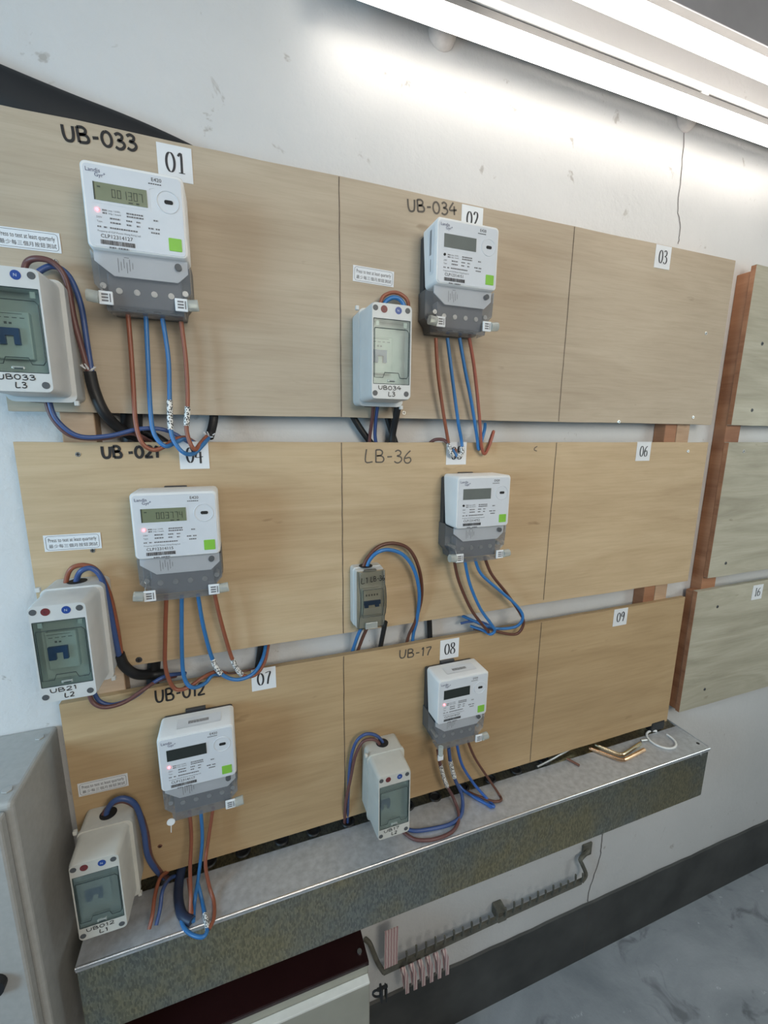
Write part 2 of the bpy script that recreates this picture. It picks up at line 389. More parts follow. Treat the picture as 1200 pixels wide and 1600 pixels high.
def strokes(mb, s, x0, z0, x1, z1, h, wd, y, font=G, pen=None, jitter=0.0):
    tot = sum(font[c][0] for c in s) - 0.18
    L = math.hypot(x1 - x0, z1 - z0); ux, uz = (x1 - x0) / L, (z1 - z0) / L; k = L / tot; cur = 0.0
    for c in s:
        adv, st = font[c]
        dz = random.uniform(-jitter, jitter) * h
        for t in st:
            p = [(cur + a) * k for a, b in t]; q = [b * h + dz for a, b in t]
            if len(t) > 2: sm = crom([(a, 0, b) for a, b in zip(p, q)], 4)
            else: sm = [Vector((a, 0, b)) for a, b in zip(p, q)]
            mb.stroke([(x0 + v.x * ux - v.z * uz, z0 + v.x * uz + v.z * ux) for v in sm], wd, y, pen)
        cur += adv
    return mb
SEG = {'0': 'abcdef', '1': 'bc', '2': 'abdeg', '3': 'abcdg', '4': 'bcfg', '7': 'abc', '9': 'abcdfg', ' ': ''}
def seven(mb, s, x, z, w, h, y, t):
    for c in s:
        for g_ in SEG[c]:
            m = z + h / 2
            r = {'a': (x, x + w, z + h - t, z + h), 'd': (x, x + w, z, z + t), 'g': (x, x + w, m - t / 2, m + t / 2), 'b': (x + w - t, x + w, m, z + h),
                 'c': (x + w - t, x + w, z, m), 'e': (x, x + t, z, m), 'f': (x, x + t, m, z + h)}[g_]
            mb.quad(*r, y)
        x += w * 1.45

# ------------------------------------------------------------------ measured data (metres)
WIRES = [
  ('electrical_wire', 'brown wire leaving the leftmost terminal of the meter beside sticker 01', 'brown', 0.0034, [(0.1722, -0.03, 0.1859), (0.1717, -0.03, 0.143), (0.1701, -0.03, 0.0878), (0.1689, -0.0325, 0.0309), (0.1753, -0.035, -0.0), (0.1899, -0.0325, -0.011), (0.2063, -0.03, -0.0052), (0.2184, -0.017, 0.0046), (0.2344, -0.004, 0.0075), (0.2467, 0.02, -0.0015)], None, 'wires under meter 01'),
  ('electrical_wire', 'blue wire, second from the left under the meter beside sticker 01', 'blue', 0.0034, [(0.1956, -0.03, 0.1854), (0.1931, -0.03, 0.1262), (0.1902, -0.03, 0.0506), (0.1928, -0.0325, 0.0137), (0.2069, -0.035, -0.005), (0.2213, -0.0205, 0.0006), (0.2344, -0.006, 0.0054), (0.2495, 0.02, -0.0048)], None, 'wires under meter 01'),
  ('electrical_wire', 'blue wire with white printed sleeve under the meter beside sticker 01', 'blue', 0.0034, [(0.2177, -0.03, 0.1847), (0.2212, -0.03, 0.128), (0.2182, -0.03, 0.0659), (0.2167, -0.0325, 0.0316), (0.2187, -0.035, 0.0069), (0.2313, -0.038, -0.014), (0.2462, -0.029, -0.0176), (0.262, -0.02, -0.0025), (0.2695, 0.002, 0.0075)], (0.43, 0.62), 'wires under meter 01'),
  ('electrical_wire', 'brown wire with white printed sleeve, rightmost under the meter beside sticker 01', 'brown', 0.0034, [(0.243, -0.03, 0.1824), (0.2455, -0.03, 0.1295), (0.2448, -0.03, 0.0814), (0.2429, -0.0325, 0.0518), (0.2397, -0.035, 0.017), (0.2481, -0.035, -0.0102), (0.2581, -0.0175, -0.0005), (0.2667, 0.0, 0.0097)], (0.52, 0.66), 'wires under meter 01'),
  ('electrical_wire', 'dark blue wire looping from the bottom of breaker box UB033', 'navy', 0.0034, [(0.0611, -0.03, 0.0635), (0.0669, -0.03, 0.0339), (0.0913, -0.03, 0.0102), (0.129, -0.0225, 0.0103), (0.172, -0.015, 0.0214), (0.2056, -0.0095, 0.0197), (0.2341, -0.004, 0.0033), (0.2471, 0.02, -0.0103)], None, 'wires below breaker box UB033'),
  ('electrical_wire', 'brown wire running along the blue one from the bottom of breaker box UB033', 'dbrown', 0.0034, [(0.0553, -0.024, 0.0638), (0.0613, -0.0245, 0.034), (0.0818, -0.025, 0.0101), (0.1192, -0.0185, 0.0063), (0.1575, -0.012, 0.0143), (0.1789, 0.016, 0.0007)], None, 'wires below breaker box UB033'),
  ('electrical_wire', 'brown wire arching out of the top of breaker box UB033', 'dbrown', 0.004, [(0.0472, -0.02, 0.2261), (0.0538, -0.02, 0.2447), (0.0692, -0.025, 0.2499), (0.0871, -0.025, 0.2457), (0.0981, -0.022, 0.2249), (0.1013, -0.02, 0.1747), (0.1061, -0.018, 0.136), (0.1103, -0.016, 0.1049)], None, 'wires above breaker box UB033'),
  ('electrical_wire', 'dark blue wire arching out of the top of breaker box UB033', 'navy', 0.004, [(0.0582, -0.02, 0.2209), (0.0666, -0.018, 0.2356), (0.0834, -0.016, 0.2449), (0.0998, -0.014, 0.2343), (0.11, -0.014, 0.1987), (0.1124, -0.014, 0.1461), (0.1139, -0.014, 0.1054)], None, 'wires above breaker box UB033'),
  ('power_cable', 'thick black cable taking the wires of breaker box UB033 behind the panel', 'black', 0.0082, [(0.1117, -0.015, 0.1051), (0.1144, -0.0115, 0.076), (0.1231, -0.008, 0.0451), (0.1365, 0.008, 0.0231), (0.1589, 0.024, 0.0026), (0.1811, 0.024, -0.0155)], None, ''),
  ('electrical_wire', 'brown wire with sleeved end, leftmost under the meter beside sticker 02', 'brown', 0.0034, [(0.6747, -0.03, 0.1926), (0.6833, -0.025, 0.1344), (0.6995, -0.02, 0.0638), (0.7175, -0.012, 0.0043), (0.7232, -0.014, -0.0187), (0.7342, -0.008, -0.0269), (0.7402, -0.004, -0.0141)], (0.8, 0.93), 'wires under meter 02'),
  ('electrical_wire', 'blue wire with sleeved end under the meter beside sticker 02', 'blue', 0.0034, [(0.6986, -0.03, 0.1945), (0.7172, -0.025, 0.1124), (0.7347, -0.02, 0.0398), (0.7482, -0.012, 0.0043), (0.7498, -0.014, -0.0215), (0.7393, -0.012, -0.0267), (0.7317, -0.006, -0.0139)], (0.83, 0.94), 'wires under meter 02'),
  ('electrical_wire', 'blue wire, third from the left under the meter beside sticker 02', 'blue', 0.0034, [(0.7244, -0.03, 0.1965), (0.7428, -0.025, 0.1376), (0.7633, -0.02, 0.0779), (0.7818, -0.015, 0.0148), (0.7912, -0.01, -0.0141), (0.8015, -0.002, 0.0015), (0.8117, 0.004, 0.0255), (0.8176, 0.012, 0.0389)], None, 'wires under meter 02'),
  ('electrical_wire', 'reddish brown wire hooking up at its end, rightmost under the meter beside sticker 02', 'rbrown', 0.0034, [(0.7452, -0.03, 0.1981), (0.7625, -0.025, 0.1446), (0.7825, -0.02, 0.0532), (0.7924, -0.017, -0.0046), (0.8031, -0.014, -0.0233), (0.817, -0.008, -0.0076), (0.8287, -0.004, 0.0216), (0.8339, 0.01, 0.0121), (0.8339, 0.018, -0.0058)], None, 'wires under meter 02'),
  ('electrical_wire', 'short dark brown wire end lying on the panel edge beside sticker 05', 'dbrown', 0.0034, [(0.6893, 0.012, -0.0015), (0.6957, 0.002, 0.0052), (0.709, -0.006, 0.0054), (0.7162, -0.012, -0.0008)], None, ''),
  ('electrical_wire', 'brown wire arching over the top of breaker box UB034', 'brown', 0.0034, [(0.565, -0.022, 0.2319), (0.5709, -0.022, 0.2525), (0.5817, -0.022, 0.2611), (0.595, -0.022, 0.2646), (0.6086, -0.022, 0.2618), (0.62, -0.022, 0.2523), (0.6234, -0.018, 0.233), (0.6246, -0.016, 0.1553), (0.6225, -0.014, 0.1035), (0.6109, -0.012, 0.0691)], None, 'wires above breaker box UB034'),
  ('electrical_wire', 'blue wire arching under the brown one on breaker box UB034', 'blue', 0.004, [(0.573, -0.02, 0.2331), (0.5777, -0.02, 0.2474), (0.5922, -0.02, 0.2564), (0.6071, -0.02, 0.2537), (0.6161, -0.02, 0.2384), (0.6204, -0.014, 0.2116), (0.621, -0.012, 0.1557), (0.6176, -0.01, 0.1036), (0.609, -0.01, 0.0691)], None, 'wires above breaker box UB034'),
  ('electrical_wire', 'purple brown wire dropping from the bottom of breaker box UB034', 'dbrown', 0.0034, [(0.5535, -0.03, 0.0801), (0.5577, -0.01, 0.049), (0.5598, 0.012, 0.0133), (0.5598, 0.02, -0.0179)], None, 'wires below breaker box UB034'),
  ('electrical_wire', 'dark blue wire dropping from the bottom of breaker box UB034', 'navy', 0.0034, [(0.5634, -0.03, 0.0804), (0.5653, -0.01, 0.0492), (0.5703, 0.012, 0.0134), (0.5785, 0.02, -0.018)], None, 'wires below breaker box UB034'),
  ('power_cable', 'black cable running diagonally behind the gap below breaker box UB034', 'black', 0.0062, [(0.521, 0.024, 0.0613), (0.5479, 0.024, 0.0205), (0.5798, 0.024, -0.0182)], None, ''),
  ('power_cable', 'black cable leaving the lower right corner of breaker box UB034', 'black', 0.0068, [(0.6075, -0.02, 0.0826), (0.6089, -0.004, 0.0562), (0.6099, 0.018, 0.0198), (0.6085, 0.024, -0.0184)], None, ''),
  ('power_cable', 'black cable crossing behind the other below breaker box UB034', 'black', 0.0062, [(0.5996, 0.036, 0.0638), (0.6096, 0.036, 0.0325), (0.6285, 0.036, -0.0191)], None, ''),
  ('electrical_wire', 'brown wire, leftmost under the meter below sticker 04', 'brown', 0.0034, [(0.1887, -0.03, -0.2526), (0.1805, -0.03, -0.3324), (0.1773, -0.03, -0.3856), (0.1874, -0.03, -0.4244), (0.2076, -0.03, -0.4287), (0.2349, -0.02, -0.419), (0.2579, -0.002, -0.4225), (0.2791, 0.02, -0.4475)], None, 'wires under meter 04'),
  ('electrical_wire', 'blue wire, second from the left under the meter below sticker 04', 'blue', 0.0034, [(0.212, -0.03, -0.2555), (0.206, -0.03, -0.3367), (0.2046, -0.0325, -0.4017), (0.2164, -0.035, -0.4262), (0.2363, -0.0215, -0.4311), (0.2514, -0.008, -0.4242), (0.2731, 0.02, -0.4504)], None, 'wires under meter 04'),
  ('electrical_wire', 'blue wire with white printed sleeve under the meter below sticker 04', 'blue', 0.0034, [(0.2369, -0.03, -0.2563), (0.242, -0.03, -0.3185), (0.2523, -0.025, -0.3841), (0.2655, -0.025, -0.4158), (0.291, -0.025, -0.4325), (0.3197, -0.02, -0.4295), (0.3391, -0.002, -0.4127), (0.3491, 0.024, -0.3913)], (0.42, 0.57), 'wires under meter 04'),
  ('electrical_wire', 'brown wire with white printed sleeve, rightmost under the meter below sticker 04', 'brown', 0.0034, [(0.2627, -0.03, -0.2525), (0.2707, -0.03, -0.3108), (0.2855, -0.025, -0.3902), (0.3004, -0.02, -0.4269), (0.3231, -0.018, -0.4339), (0.3423, -0.002, -0.42), (0.354, 0.024, -0.3922)], (0.5, 0.67), 'wires under meter 04'),
  ('electrical_wire', 'brown wire arching out of the top hole of breaker box UB21', 'brown', 0.0036, [(0.0469, -0.022, -0.2324), (0.05, -0.022, -0.2116), (0.0596, -0.025, -0.1938), (0.077, -0.025, -0.1903), (0.0932, -0.025, -0.2015), (0.1045, -0.0215, -0.2397), (0.1091, -0.018, -0.2977), (0.1097, -0.014, -0.3519)], None, 'wires above breaker box UB21'),
  ('electrical_wire', 'blue wire arching out of the top hole of breaker box UB21', 'navy', 0.0042, [(0.0595, -0.022, -0.2339), (0.0635, -0.022, -0.2131), (0.0727, -0.028, -0.1984), (0.0867, -0.028, -0.1956), (0.0981, -0.028, -0.2117), (0.1029, -0.025, -0.2546), (0.1054, -0.022, -0.3067), (0.1074, -0.018, -0.3553)], None, 'wires above breaker box UB21'),
  ('power_cable', 'black cable taking the wires of breaker box UB21 behind the panel', 'black', 0.0085, [(0.1072, -0.016, -0.3528), (0.1107, -0.008, -0.3792), (0.1246, 0.0, -0.4024), (0.1438, 0.022, -0.4203), (0.1706, 0.024, -0.4243)], None, ''),
  ('electrical_wire', 'brown wire looping from the bottom of breaker box UB21', 'dbrown', 0.0034, [(0.0614, -0.03, -0.4035), (0.0671, -0.0325, -0.4243), (0.084, -0.035, -0.4347), (0.1103, -0.0275, -0.4361), (0.1392, -0.02, -0.4229), (0.16, -0.004, -0.4196), (0.1846, 0.02, -0.4299)], None, 'wires below breaker box UB21'),
  ('electrical_wire', 'blue wire looping from the bottom of breaker box UB21', 'navy', 0.0034, [(0.0672, -0.026, -0.4073), (0.0746, -0.027, -0.4272), (0.0943, -0.028, -0.437), (0.1215, -0.02, -0.435), (0.148, -0.012, -0.421), (0.1725, -0.002, -0.4145), (0.2011, 0.02, -0.428)], None, 'wires below breaker box UB21'),
  ('electrical_wire', 'thin brown wire lying along the top edge of the lowest panel by sticker 07', 'dbrown', 0.0015, [(0.2704, 0.012, -0.437), (0.2866, 0.004, -0.4356), (0.3088, 0.004, -0.4345), (0.3269, 0.012, -0.4372)], None, ''),
  ('electrical_wire', 'blue wire arching out of the top of the small breaker box', 'blue', 0.0038, [(0.5424, -0.02, -0.2502), (0.5489, -0.02, -0.2298), (0.5648, -0.024, -0.2131), (0.5889, -0.024, -0.21), (0.6193, -0.024, -0.2233), (0.644, -0.024, -0.2569), (0.6587, -0.02, -0.3086), (0.6626, -0.005, -0.373), (0.6621, 0.012, -0.4182), (0.6642, 0.022, -0.4575)], None, 'wires above breaker box LB-36'),
  ('electrical_wire', 'dark brown wire arching out of the top of the small breaker box', 'dbrown2', 0.0036, [(0.5351, -0.018, -0.2475), (0.5456, -0.018, -0.2248), (0.5695, -0.018, -0.2033), (0.602, -0.018, -0.1994), (0.6357, -0.018, -0.2157), (0.6583, -0.018, -0.2602), (0.6695, -0.01, -0.3209), (0.6611, -0.002, -0.3785), (0.6513, 0.012, -0.4195), (0.6486, 0.022, -0.4548)], None, 'wires above breaker box LB-36'),
  ('electrical_wire', 'blue wire leaving the bottom of the small breaker box', 'blue', 0.0038, [(0.5344, -0.02, -0.3656), (0.5287, -0.002, -0.3986), (0.5241, 0.022, -0.445)], None, 'wires below breaker box LB-36'),
  ('electrical_wire', 'brown wire leaving the bottom of the small breaker box', 'dbrown2', 0.0036, [(0.5452, -0.02, -0.3701), (0.5397, -0.002, -0.4033), (0.5354, 0.022, -0.447)], None, 'wires below breaker box LB-36'),
  ('power_cable', 'flat black cable leaving the bottom of the small breaker box', 'black', 0.0052, [(0.5867, -0.012, -0.3688), (0.5878, 0.006, -0.4063), (0.5871, 0.024, -0.4542)], None, ''),
  ('power_cable', 'short black cable hanging in the gap right of the small breaker box', 'black', 0.006, [(0.7069, 0.03, -0.3793), (0.7095, 0.03, -0.4108), (0.7127, 0.03, -0.4588)], None, ''),
  ('electrical_wire', 'dark brown wire, leftmost under the meter below sticker 05', 'dbrown2', 0.0034, [(0.7315, -0.03, -0.2388), (0.7467, -0.029, -0.2916), (0.779, -0.028, -0.3575), (0.8116, -0.024, -0.4003), (0.8342, -0.02, -0.4258), (0.8374, 0.0, -0.4342), (0.8205, 0.02, -0.4345)], None, 'wires under meter 05'),
  ('electrical_wire', 'blue wire kinked forward at its end under the meter below sticker 05', 'blue', 0.0034, [(0.7577, -0.03, -0.2441), (0.7731, -0.03, -0.3001), (0.8021, -0.03, -0.3598), (0.8316, -0.029, -0.3995), (0.8455, -0.028, -0.4207), (0.8383, -0.022, -0.4318), (0.8311, -0.004, -0.4297), (0.8114, 0.02, -0.4266)], None, 'wires under meter 05'),
  ('electrical_wire', 'blue wire swinging wide right under the meter below sticker 05', 'blue', 0.0034, [(0.7827, -0.03, -0.245), (0.8007, -0.03, -0.2814), (0.8493, -0.03, -0.3239), (0.8967, -0.03, -0.3651), (0.9187, -0.03, -0.3979), (0.9065, -0.023, -0.4231), (0.8572, -0.016, -0.4235), (0.8241, 0.0, -0.413), (0.7902, 0.024, -0.3996)], None, 'wires under meter 05'),
  ('electrical_wire', 'dark brown wire making the widest loop under the meter below sticker 05', 'dbrown2', 0.0034, [(0.8064, -0.03, -0.243), (0.8285, -0.0275, -0.2852), (0.8703, -0.025, -0.3329), (0.9129, -0.025, -0.3882), (0.926, -0.025, -0.4171), (0.9144, -0.0195, -0.4437), (0.8771, -0.014, -0.4387), (0.8419, 0.0, -0.4237), (0.802, 0.026, -0.4069)], None, 'wires under meter 05'),
  ('electrical_wire', 'dark blue wire lying on the panel edge left of the wide loop', 'navy', 0.003, [(0.7877, 0.024, -0.4184), (0.8058, 0.012, -0.4109), (0.8274, 0.0, -0.4103), (0.8504, -0.008, -0.4213)], None, ''),
  ('electrical_wire', 'brown wire, leftmost under the meter below the text UB-012', 'brown', 0.0034, [(0.194, -0.03, -0.6813), (0.1933, -0.03, -0.7381), (0.1888, -0.045, -0.788), (0.1883, -0.06, -0.8283), (0.1876, -0.0842, -0.851)], None, 'wires under meter 07'),
  ('electrical_wire', 'blue wire in the middle under the meter below the text UB-012', 'blue', 0.0034, [(0.2134, -0.03, -0.6879), (0.2112, -0.03, -0.755), (0.2014, -0.045, -0.8152), (0.1934, -0.0613, -0.851), (0.1937, -0.095, -0.851)], None, 'wires under meter 07'),
  ('electrical_wire', 'brown wire, rightmost under the meter below the text UB-012', 'brown', 0.0034, [(0.2348, -0.03, -0.6865), (0.2212, -0.03, -0.7587), (0.2153, -0.045, -0.7913), (0.2196, -0.0525, -0.8361), (0.2272, -0.0708, -0.851), (0.2283, -0.1017, -0.851), (0.2204, -0.117, -0.851)], None, 'wires under meter 07'),
  ('electrical_wire', 'blue wire with white printed sleeve at its end on the trunking', 'blue', 0.0034, [(0.1993, -0.045, -0.8292), (0.2055, -0.06, -0.8506), (0.2126, -0.0885, -0.851), (0.2182, -0.1163, -0.851), (0.2104, -0.1259, -0.851), (0.1888, -0.1122, -0.851), (0.1742, -0.0882, -0.851), (0.1673, -0.0405, -0.851)], (0.27, 0.43), ''),
  ('electrical_wire', 'orange brown wire rising from the trunking near breaker box UB012', 'brown', 0.003, [(0.1814, -0.03, -0.8278), (0.1856, -0.05, -0.8396), (0.1907, -0.0831, -0.851)], None, ''),
  ('electrical_wire', 'blue wire arching out of the top hole of breaker box UB012', 'navy', 0.0048, [(0.0577, -0.022, -0.6723), (0.0623, -0.022, -0.6445), (0.076, -0.026, -0.624), (0.0937, -0.026, -0.6245), (0.1089, -0.026, -0.6455), (0.115, -0.023, -0.6986), (0.1157, -0.02, -0.7586), (0.1236, -0.008, -0.8091), (0.1338, 0.012, -0.8581)], None, 'wires above breaker box UB012'),
  ('electrical_wire', 'brown wire running behind the blue one above breaker box UB012', 'dbrown', 0.004, [(0.0511, -0.02, -0.6747), (0.0577, -0.02, -0.6475), (0.0712, -0.018, -0.6353), (0.0907, -0.017, -0.6373), (0.1086, -0.016, -0.6633), (0.1173, -0.014, -0.7158), (0.1193, -0.012, -0.7762), (0.1308, 0.0, -0.8303), (0.142, 0.014, -0.867)], None, 'wires above breaker box UB012'),
  ('electrical_wire', 'brown wire curving down to the trunking beside breaker box UB012', 'brown', 0.0034, [(0.1408, 0.005, -0.8373), (0.1322, -0.02, -0.8193), (0.1277, -0.05, -0.8218), (0.1264, -0.075, -0.8321), (0.1224, -0.088, -0.844)], None, 'wires beside breaker box UB012'),
  ('electrical_wire', 'dark blue wire curving down to the trunking beside breaker box UB012', 'navy', 0.0034, [(0.1557, 0.005, -0.8526), (0.1468, -0.02, -0.8284), (0.1408, -0.05, -0.8159), (0.1378, -0.068, -0.8321), (0.133, -0.085, -0.8446)], None, 'wires beside breaker box UB012'),
  ('power_cable', 'thick dark blue cable bundle dropping into the trunking below meter 07', 'dnavy', 0.0085, [(0.1649, 0.012, -0.8443), (0.1622, -0.012, -0.8505), (0.1645, -0.0454, -0.851), (0.1742, -0.0773, -0.851), (0.1915, -0.0943, -0.851)], None, ''),
  ('electrical_wire', 'brown wire with white printed sleeve under the meter below sticker 08', 'dbrown', 0.0038, [(0.7106, -0.03, -0.6918), (0.7187, -0.03, -0.7327), (0.7358, -0.03, -0.7893), (0.7582, -0.03, -0.8368), (0.754, -0.0631, -0.851), (0.7235, -0.0914, -0.851), (0.677, -0.096, -0.851), (0.6368, -0.0836, -0.851), (0.6173, -0.0578, -0.851)], (0.1, 0.31), 'wires under meter 08'),
  ('electrical_wire', 'dark blue wire with white printed sleeve under the meter below sticker 08', 'navy', 0.0042, [(0.7385, -0.03, -0.6927), (0.7453, -0.03, -0.7352), (0.7593, -0.03, -0.7843), (0.7807, -0.03, -0.837), (0.7621, -0.0606, -0.851), (0.7278, -0.0746, -0.851), (0.6811, -0.0718, -0.851), (0.6386, -0.062, -0.851), (0.6204, -0.0425, -0.851)], (0.1, 0.26), 'wires under meter 08'),
  ('electrical_wire', 'bright blue wire, third from the left under the meter below sticker 08', 'blue2', 0.0034, [(0.7601, -0.03, -0.6918), (0.7764, -0.03, -0.7494), (0.8109, -0.03, -0.8107), (0.8425, -0.046, -0.851), (0.8458, -0.0679, -0.851), (0.8325, -0.0558, -0.851), (0.8141, -0.0284, -0.851), (0.7948, 0.0, -0.8473)], None, 'wires under meter 08'),
  ('electrical_wire', 'dark brown wire, rightmost under the meter below sticker 08', 'dbrown2', 0.003, [(0.7887, -0.03, -0.6893), (0.8105, -0.03, -0.74), (0.8501, -0.03, -0.8065), (0.8771, -0.0404, -0.851), (0.8722, -0.0582, -0.851), (0.8511, -0.0547, -0.851), (0.8235, -0.0278, -0.851), (0.8011, 0.01, -0.8583)], None, 'wires under meter 08'),
  ('electrical_wire', 'blue wire end poking out of the trunking below meter 08', 'blue2', 0.003, [(0.7894, 0.004, -0.8363), (0.8024, -0.012, -0.8497), (0.8229, -0.0373, -0.851), (0.8381, -0.0689, -0.851)], None, ''),
  ('electrical_wire', 'dark blue wire arching from the top hole of breaker box UB17', 'navy', 0.0034, [(0.5854, -0.02, -0.6687), (0.5792, -0.02, -0.6415), (0.5615, -0.02, -0.6212), (0.5384, -0.02, -0.6153), (0.5191, -0.018, -0.6334), (0.5086, -0.014, -0.6853), (0.5048, -0.01, -0.7683), (0.5084, 0.012, -0.867)], None, 'wires above breaker box UB17'),
  ('electrical_wire', 'purple brown wire arching from the top hole of breaker box UB17', 'dbrown', 0.0034, [(0.5772, -0.022, -0.668), (0.569, -0.024, -0.6389), (0.553, -0.024, -0.6268), (0.5336, -0.022, -0.631), (0.5184, -0.02, -0.6627), (0.5093, -0.016, -0.7157), (0.4984, -0.012, -0.7807), (0.5009, 0.012, -0.8643)], None, 'wires above breaker box UB17'),
  ('power_cable', 'black stub of cable hanging below the top panel above sticker 04', 'black', 0.0075, [(0.2799, 0.02, 0.0551), (0.2789, 0.02, 0.0389), (0.275, 0.014, 0.0225), (0.2705, 0.004, 0.0086)], None, ''),
  ('power_cable', 'thick black cable standing in the gap beside the text UB-021', 'black', 0.016, [(0.1538, 0.03, 0.0626), (0.152, 0.03, 0.0317), (0.148, 0.03, -0.023)], None, ''),
  ('power_cable', 'thick black cable hidden under the second panel near sticker 07', 'black', 0.009, [(0.3453, 0.03, -0.3758), (0.3402, 0.032, -0.4105), (0.332, 0.034, -0.4592)], None, ''),
  ('power_cable', 'black cable lying across the gap behind the wires under meter 01', 'black', 0.007, [(0.1674, 0.036, 0.0151), (0.1864, 0.034, 0.0078), (0.2095, 0.034, -0.0107)], None, ''),
  ('power_cable', 'thick black cable standing in the gap behind breaker box UB21', 'black', 0.011, [(0.1519, 0.03, -0.3827), (0.1464, 0.032, -0.4215), (0.1407, 0.034, -0.461)], None, ''),
]

NUMBERS = [('01', 0.2487, 0.412, 0.0493, 0.0453), ('02', 0.7578, 0.4188, 0.0512, 0.0405), ('03', 1.256, 0.4169, 0.0529, 0.0437), ('04', 0.2452, -0.0216, 0.046, 0.0455), ('05', 0.7442, -0.0226, 0.0503, 0.0428), ('06', 1.2693, -0.0222, 0.0516, 0.0418), ('07', 0.34, -0.4552, 0.0494, 0.0423), ('08', 0.7468, -0.4629, 0.0508, 0.0442), ('09', 1.259, -0.4606, 0.0499, 0.046), ('16', 1.8213, -0.4596, 0.0526, 0.0466)]

HAND = [('UB-033', 0.11, 0.4133, 0.1989, 0.4186, 0.019), ('UB-034', 0.6272, 0.4094, 0.7227, 0.4185, 0.0194), ('UB -021', 0.1126, -0.024, 0.1914, -0.0249, 0.018), ('LB-36', 0.5471, -0.0377, 0.6423, -0.0404, 0.0244), ('UB-012', 0.1518, -0.4637, 0.2329, -0.466, 0.0239), ('UB-17', 0.6246, -0.4649, 0.6986, -0.4692, 0.0197), ('c', 0.939, -0.0195, 0.9477, -0.0196, 0.0113)]

NOTICES = [('UB033', 0.0532, 0.2802, 0.0828, 0.0216, 2.4197), ('UB034', 0.5622, 0.2939, 0.078, 0.0258, -1.4402), ('UB21', 0.0583, -0.1574, 0.076, 0.0259, -0.2893), ('UB012', 0.0558, -0.6069, 0.0758, 0.0282, -0.3557)]

SCREWS1 = [(0.081, 0.0, 0.2558), (0.6252, 0.0, 0.0568), (1.4318, -0.0, 0.2673), (1.4285, 0.0, 0.0637), (1.1789, 0.0, 0.0484)]

SCREWS2 = [(0.0797, 0.0, -0.0186), (0.0835, 0.0, -0.1737), (0.1318, 0.0, -0.3767), (1.4274, -0.0, -0.0228)]

SCREWS3 = [(0.1335, 0.0, -0.7685)]

SCREWSR = [(1.6506, 0.0, 0.2592), (1.654, -0.0, 0.0868), (1.6477, 0.0, -0.0243), (1.6506, 0.0, -0.3494), (1.6456, 0.0, -0.4842), (1.6497, 0.0, -0.7576)]

# ------------------------------------------------------------------ the room
WY, FZ, CZ = 0.045, -1.712, 0.90
X0, X1, Y1 = -1.7, 3.3, -2.3
wall = struct(build('wall_back', MB().box(X0, X1, WY, WY + 0.12, FZ, CZ), 'wall'))
struct(build('floor', MB().box(X0, X1, Y1, WY + 0.12, FZ - 0.1, FZ), 'floor'))
struct(build('ceiling', MB().box(X0, X1, Y1, WY + 0.12, CZ, CZ + 0.1), 'ceil'))
struct(build('wall_right', MB().box(X1, X1 + 0.1, Y1, WY + 0.12, FZ, CZ), 'sidewall'))
struct(build('wall_front', MB().box(X0, X1, Y1 - 0.1, Y1, FZ, CZ), 'sidewall'))
sk = MB(); pts = [0.38]
prof = [(X0 + i * 0.05, -1.485 + random.uniform(-0.0022, 0.0022)) for i in range(int((X1 - X0) / 0.05) + 1)]
sk.loft([[(x, WY - 0.0005, FZ), (x, WY - 0.006, FZ), (x, WY - 0.006, z - 0.004), (x, WY - 0.0005, z)] for x, z in prof])
struct(build('baseboard_back', sk, 'skirt'))
def crack(pts, w):
    o = MB(); P = []
    for i, p in enumerate(crom([(x, 0, z) for x, z in pts], 6)):
        P.append((p.x + random.uniform(-1, 1) * 0.0022, p.z))
    o.stroke(P, w, WY - 0.0006); build('crack', o, 'crack', wall, recalc=False)
crack([(1.331, .705), (1.337, .64), (1.338, .56), (1.355, .51), (1.357, .475)], .0022)
crack([(1.350, -1.20), (1.352, -1.27), (1.348, -1.34), (1.325, -1.42), (1.321, -1.484)], .0032)
o = MB(); o.stroke([(1.322, -1.49), (1.325, -1.56), (1.322, -1.66), (1.326, -1.71)], .003, WY - 0.0068); build('crack', o, 'crack', wall, recalc=False)

# ------------------------------------------------------------------ fluorescent lamps
def lamp(label, yb0, yb1, zb0, zb1, yt, zt, x0, x1, mat='tubelight'):
    t = thing('fluorescent_lamp', label, 'lamp', ((x0 + x1) / 2, yb1, zb0))
    tb = MB().tube([(x0 + 0.03, yt, zt), (x1 - 0.03, yt, zt)], 0.0155, 16); build('tube', tb, mat, t, smooth=True)
    build('housing', MB().box(x0, x1, yb0, yb1, zb0, zb1), 'lampdark' if mat == 'tubelight' else 'lampwhite', t, bevel=0.003)
    for x in (x0 + 0.012, x1 - 0.03):
        e = MB().box(x, x + 0.018, min(yb0, yt) - 0.014, yt + 0.018, zt - 0.0156, max(zb1, zt + 0.018))
        build('lamp_holder', e, 'lampwhite', t, bevel=0.003)
    return t
l1 = lamp('lower fluorescent tube lamp running along the wall just above the panels', 0.0, WY - 0.0005, 0.738, 0.768, -0.032, 0.689, 0.455, 1.70)
build('reflector_lip', MB().box(0.46, 1.69, -0.006, -0.0005, 0.751, 0.766), 'lampwhite', l1, bevel=0.002)
build('back_shade_plate', MB().box(0.49, 1.665, -0.0128, -0.0112, 0.689, 0.740), 'lampdark', l1)  # plate added behind the tube to shade the wall beneath it
for x in (0.7, 1.3): build('shade_plate_clip', MB().box(x, x + 0.02, -0.0112, 0.0, 0.740, 0.746), 'lampwhite', l1)  # clips holding the added shade plate
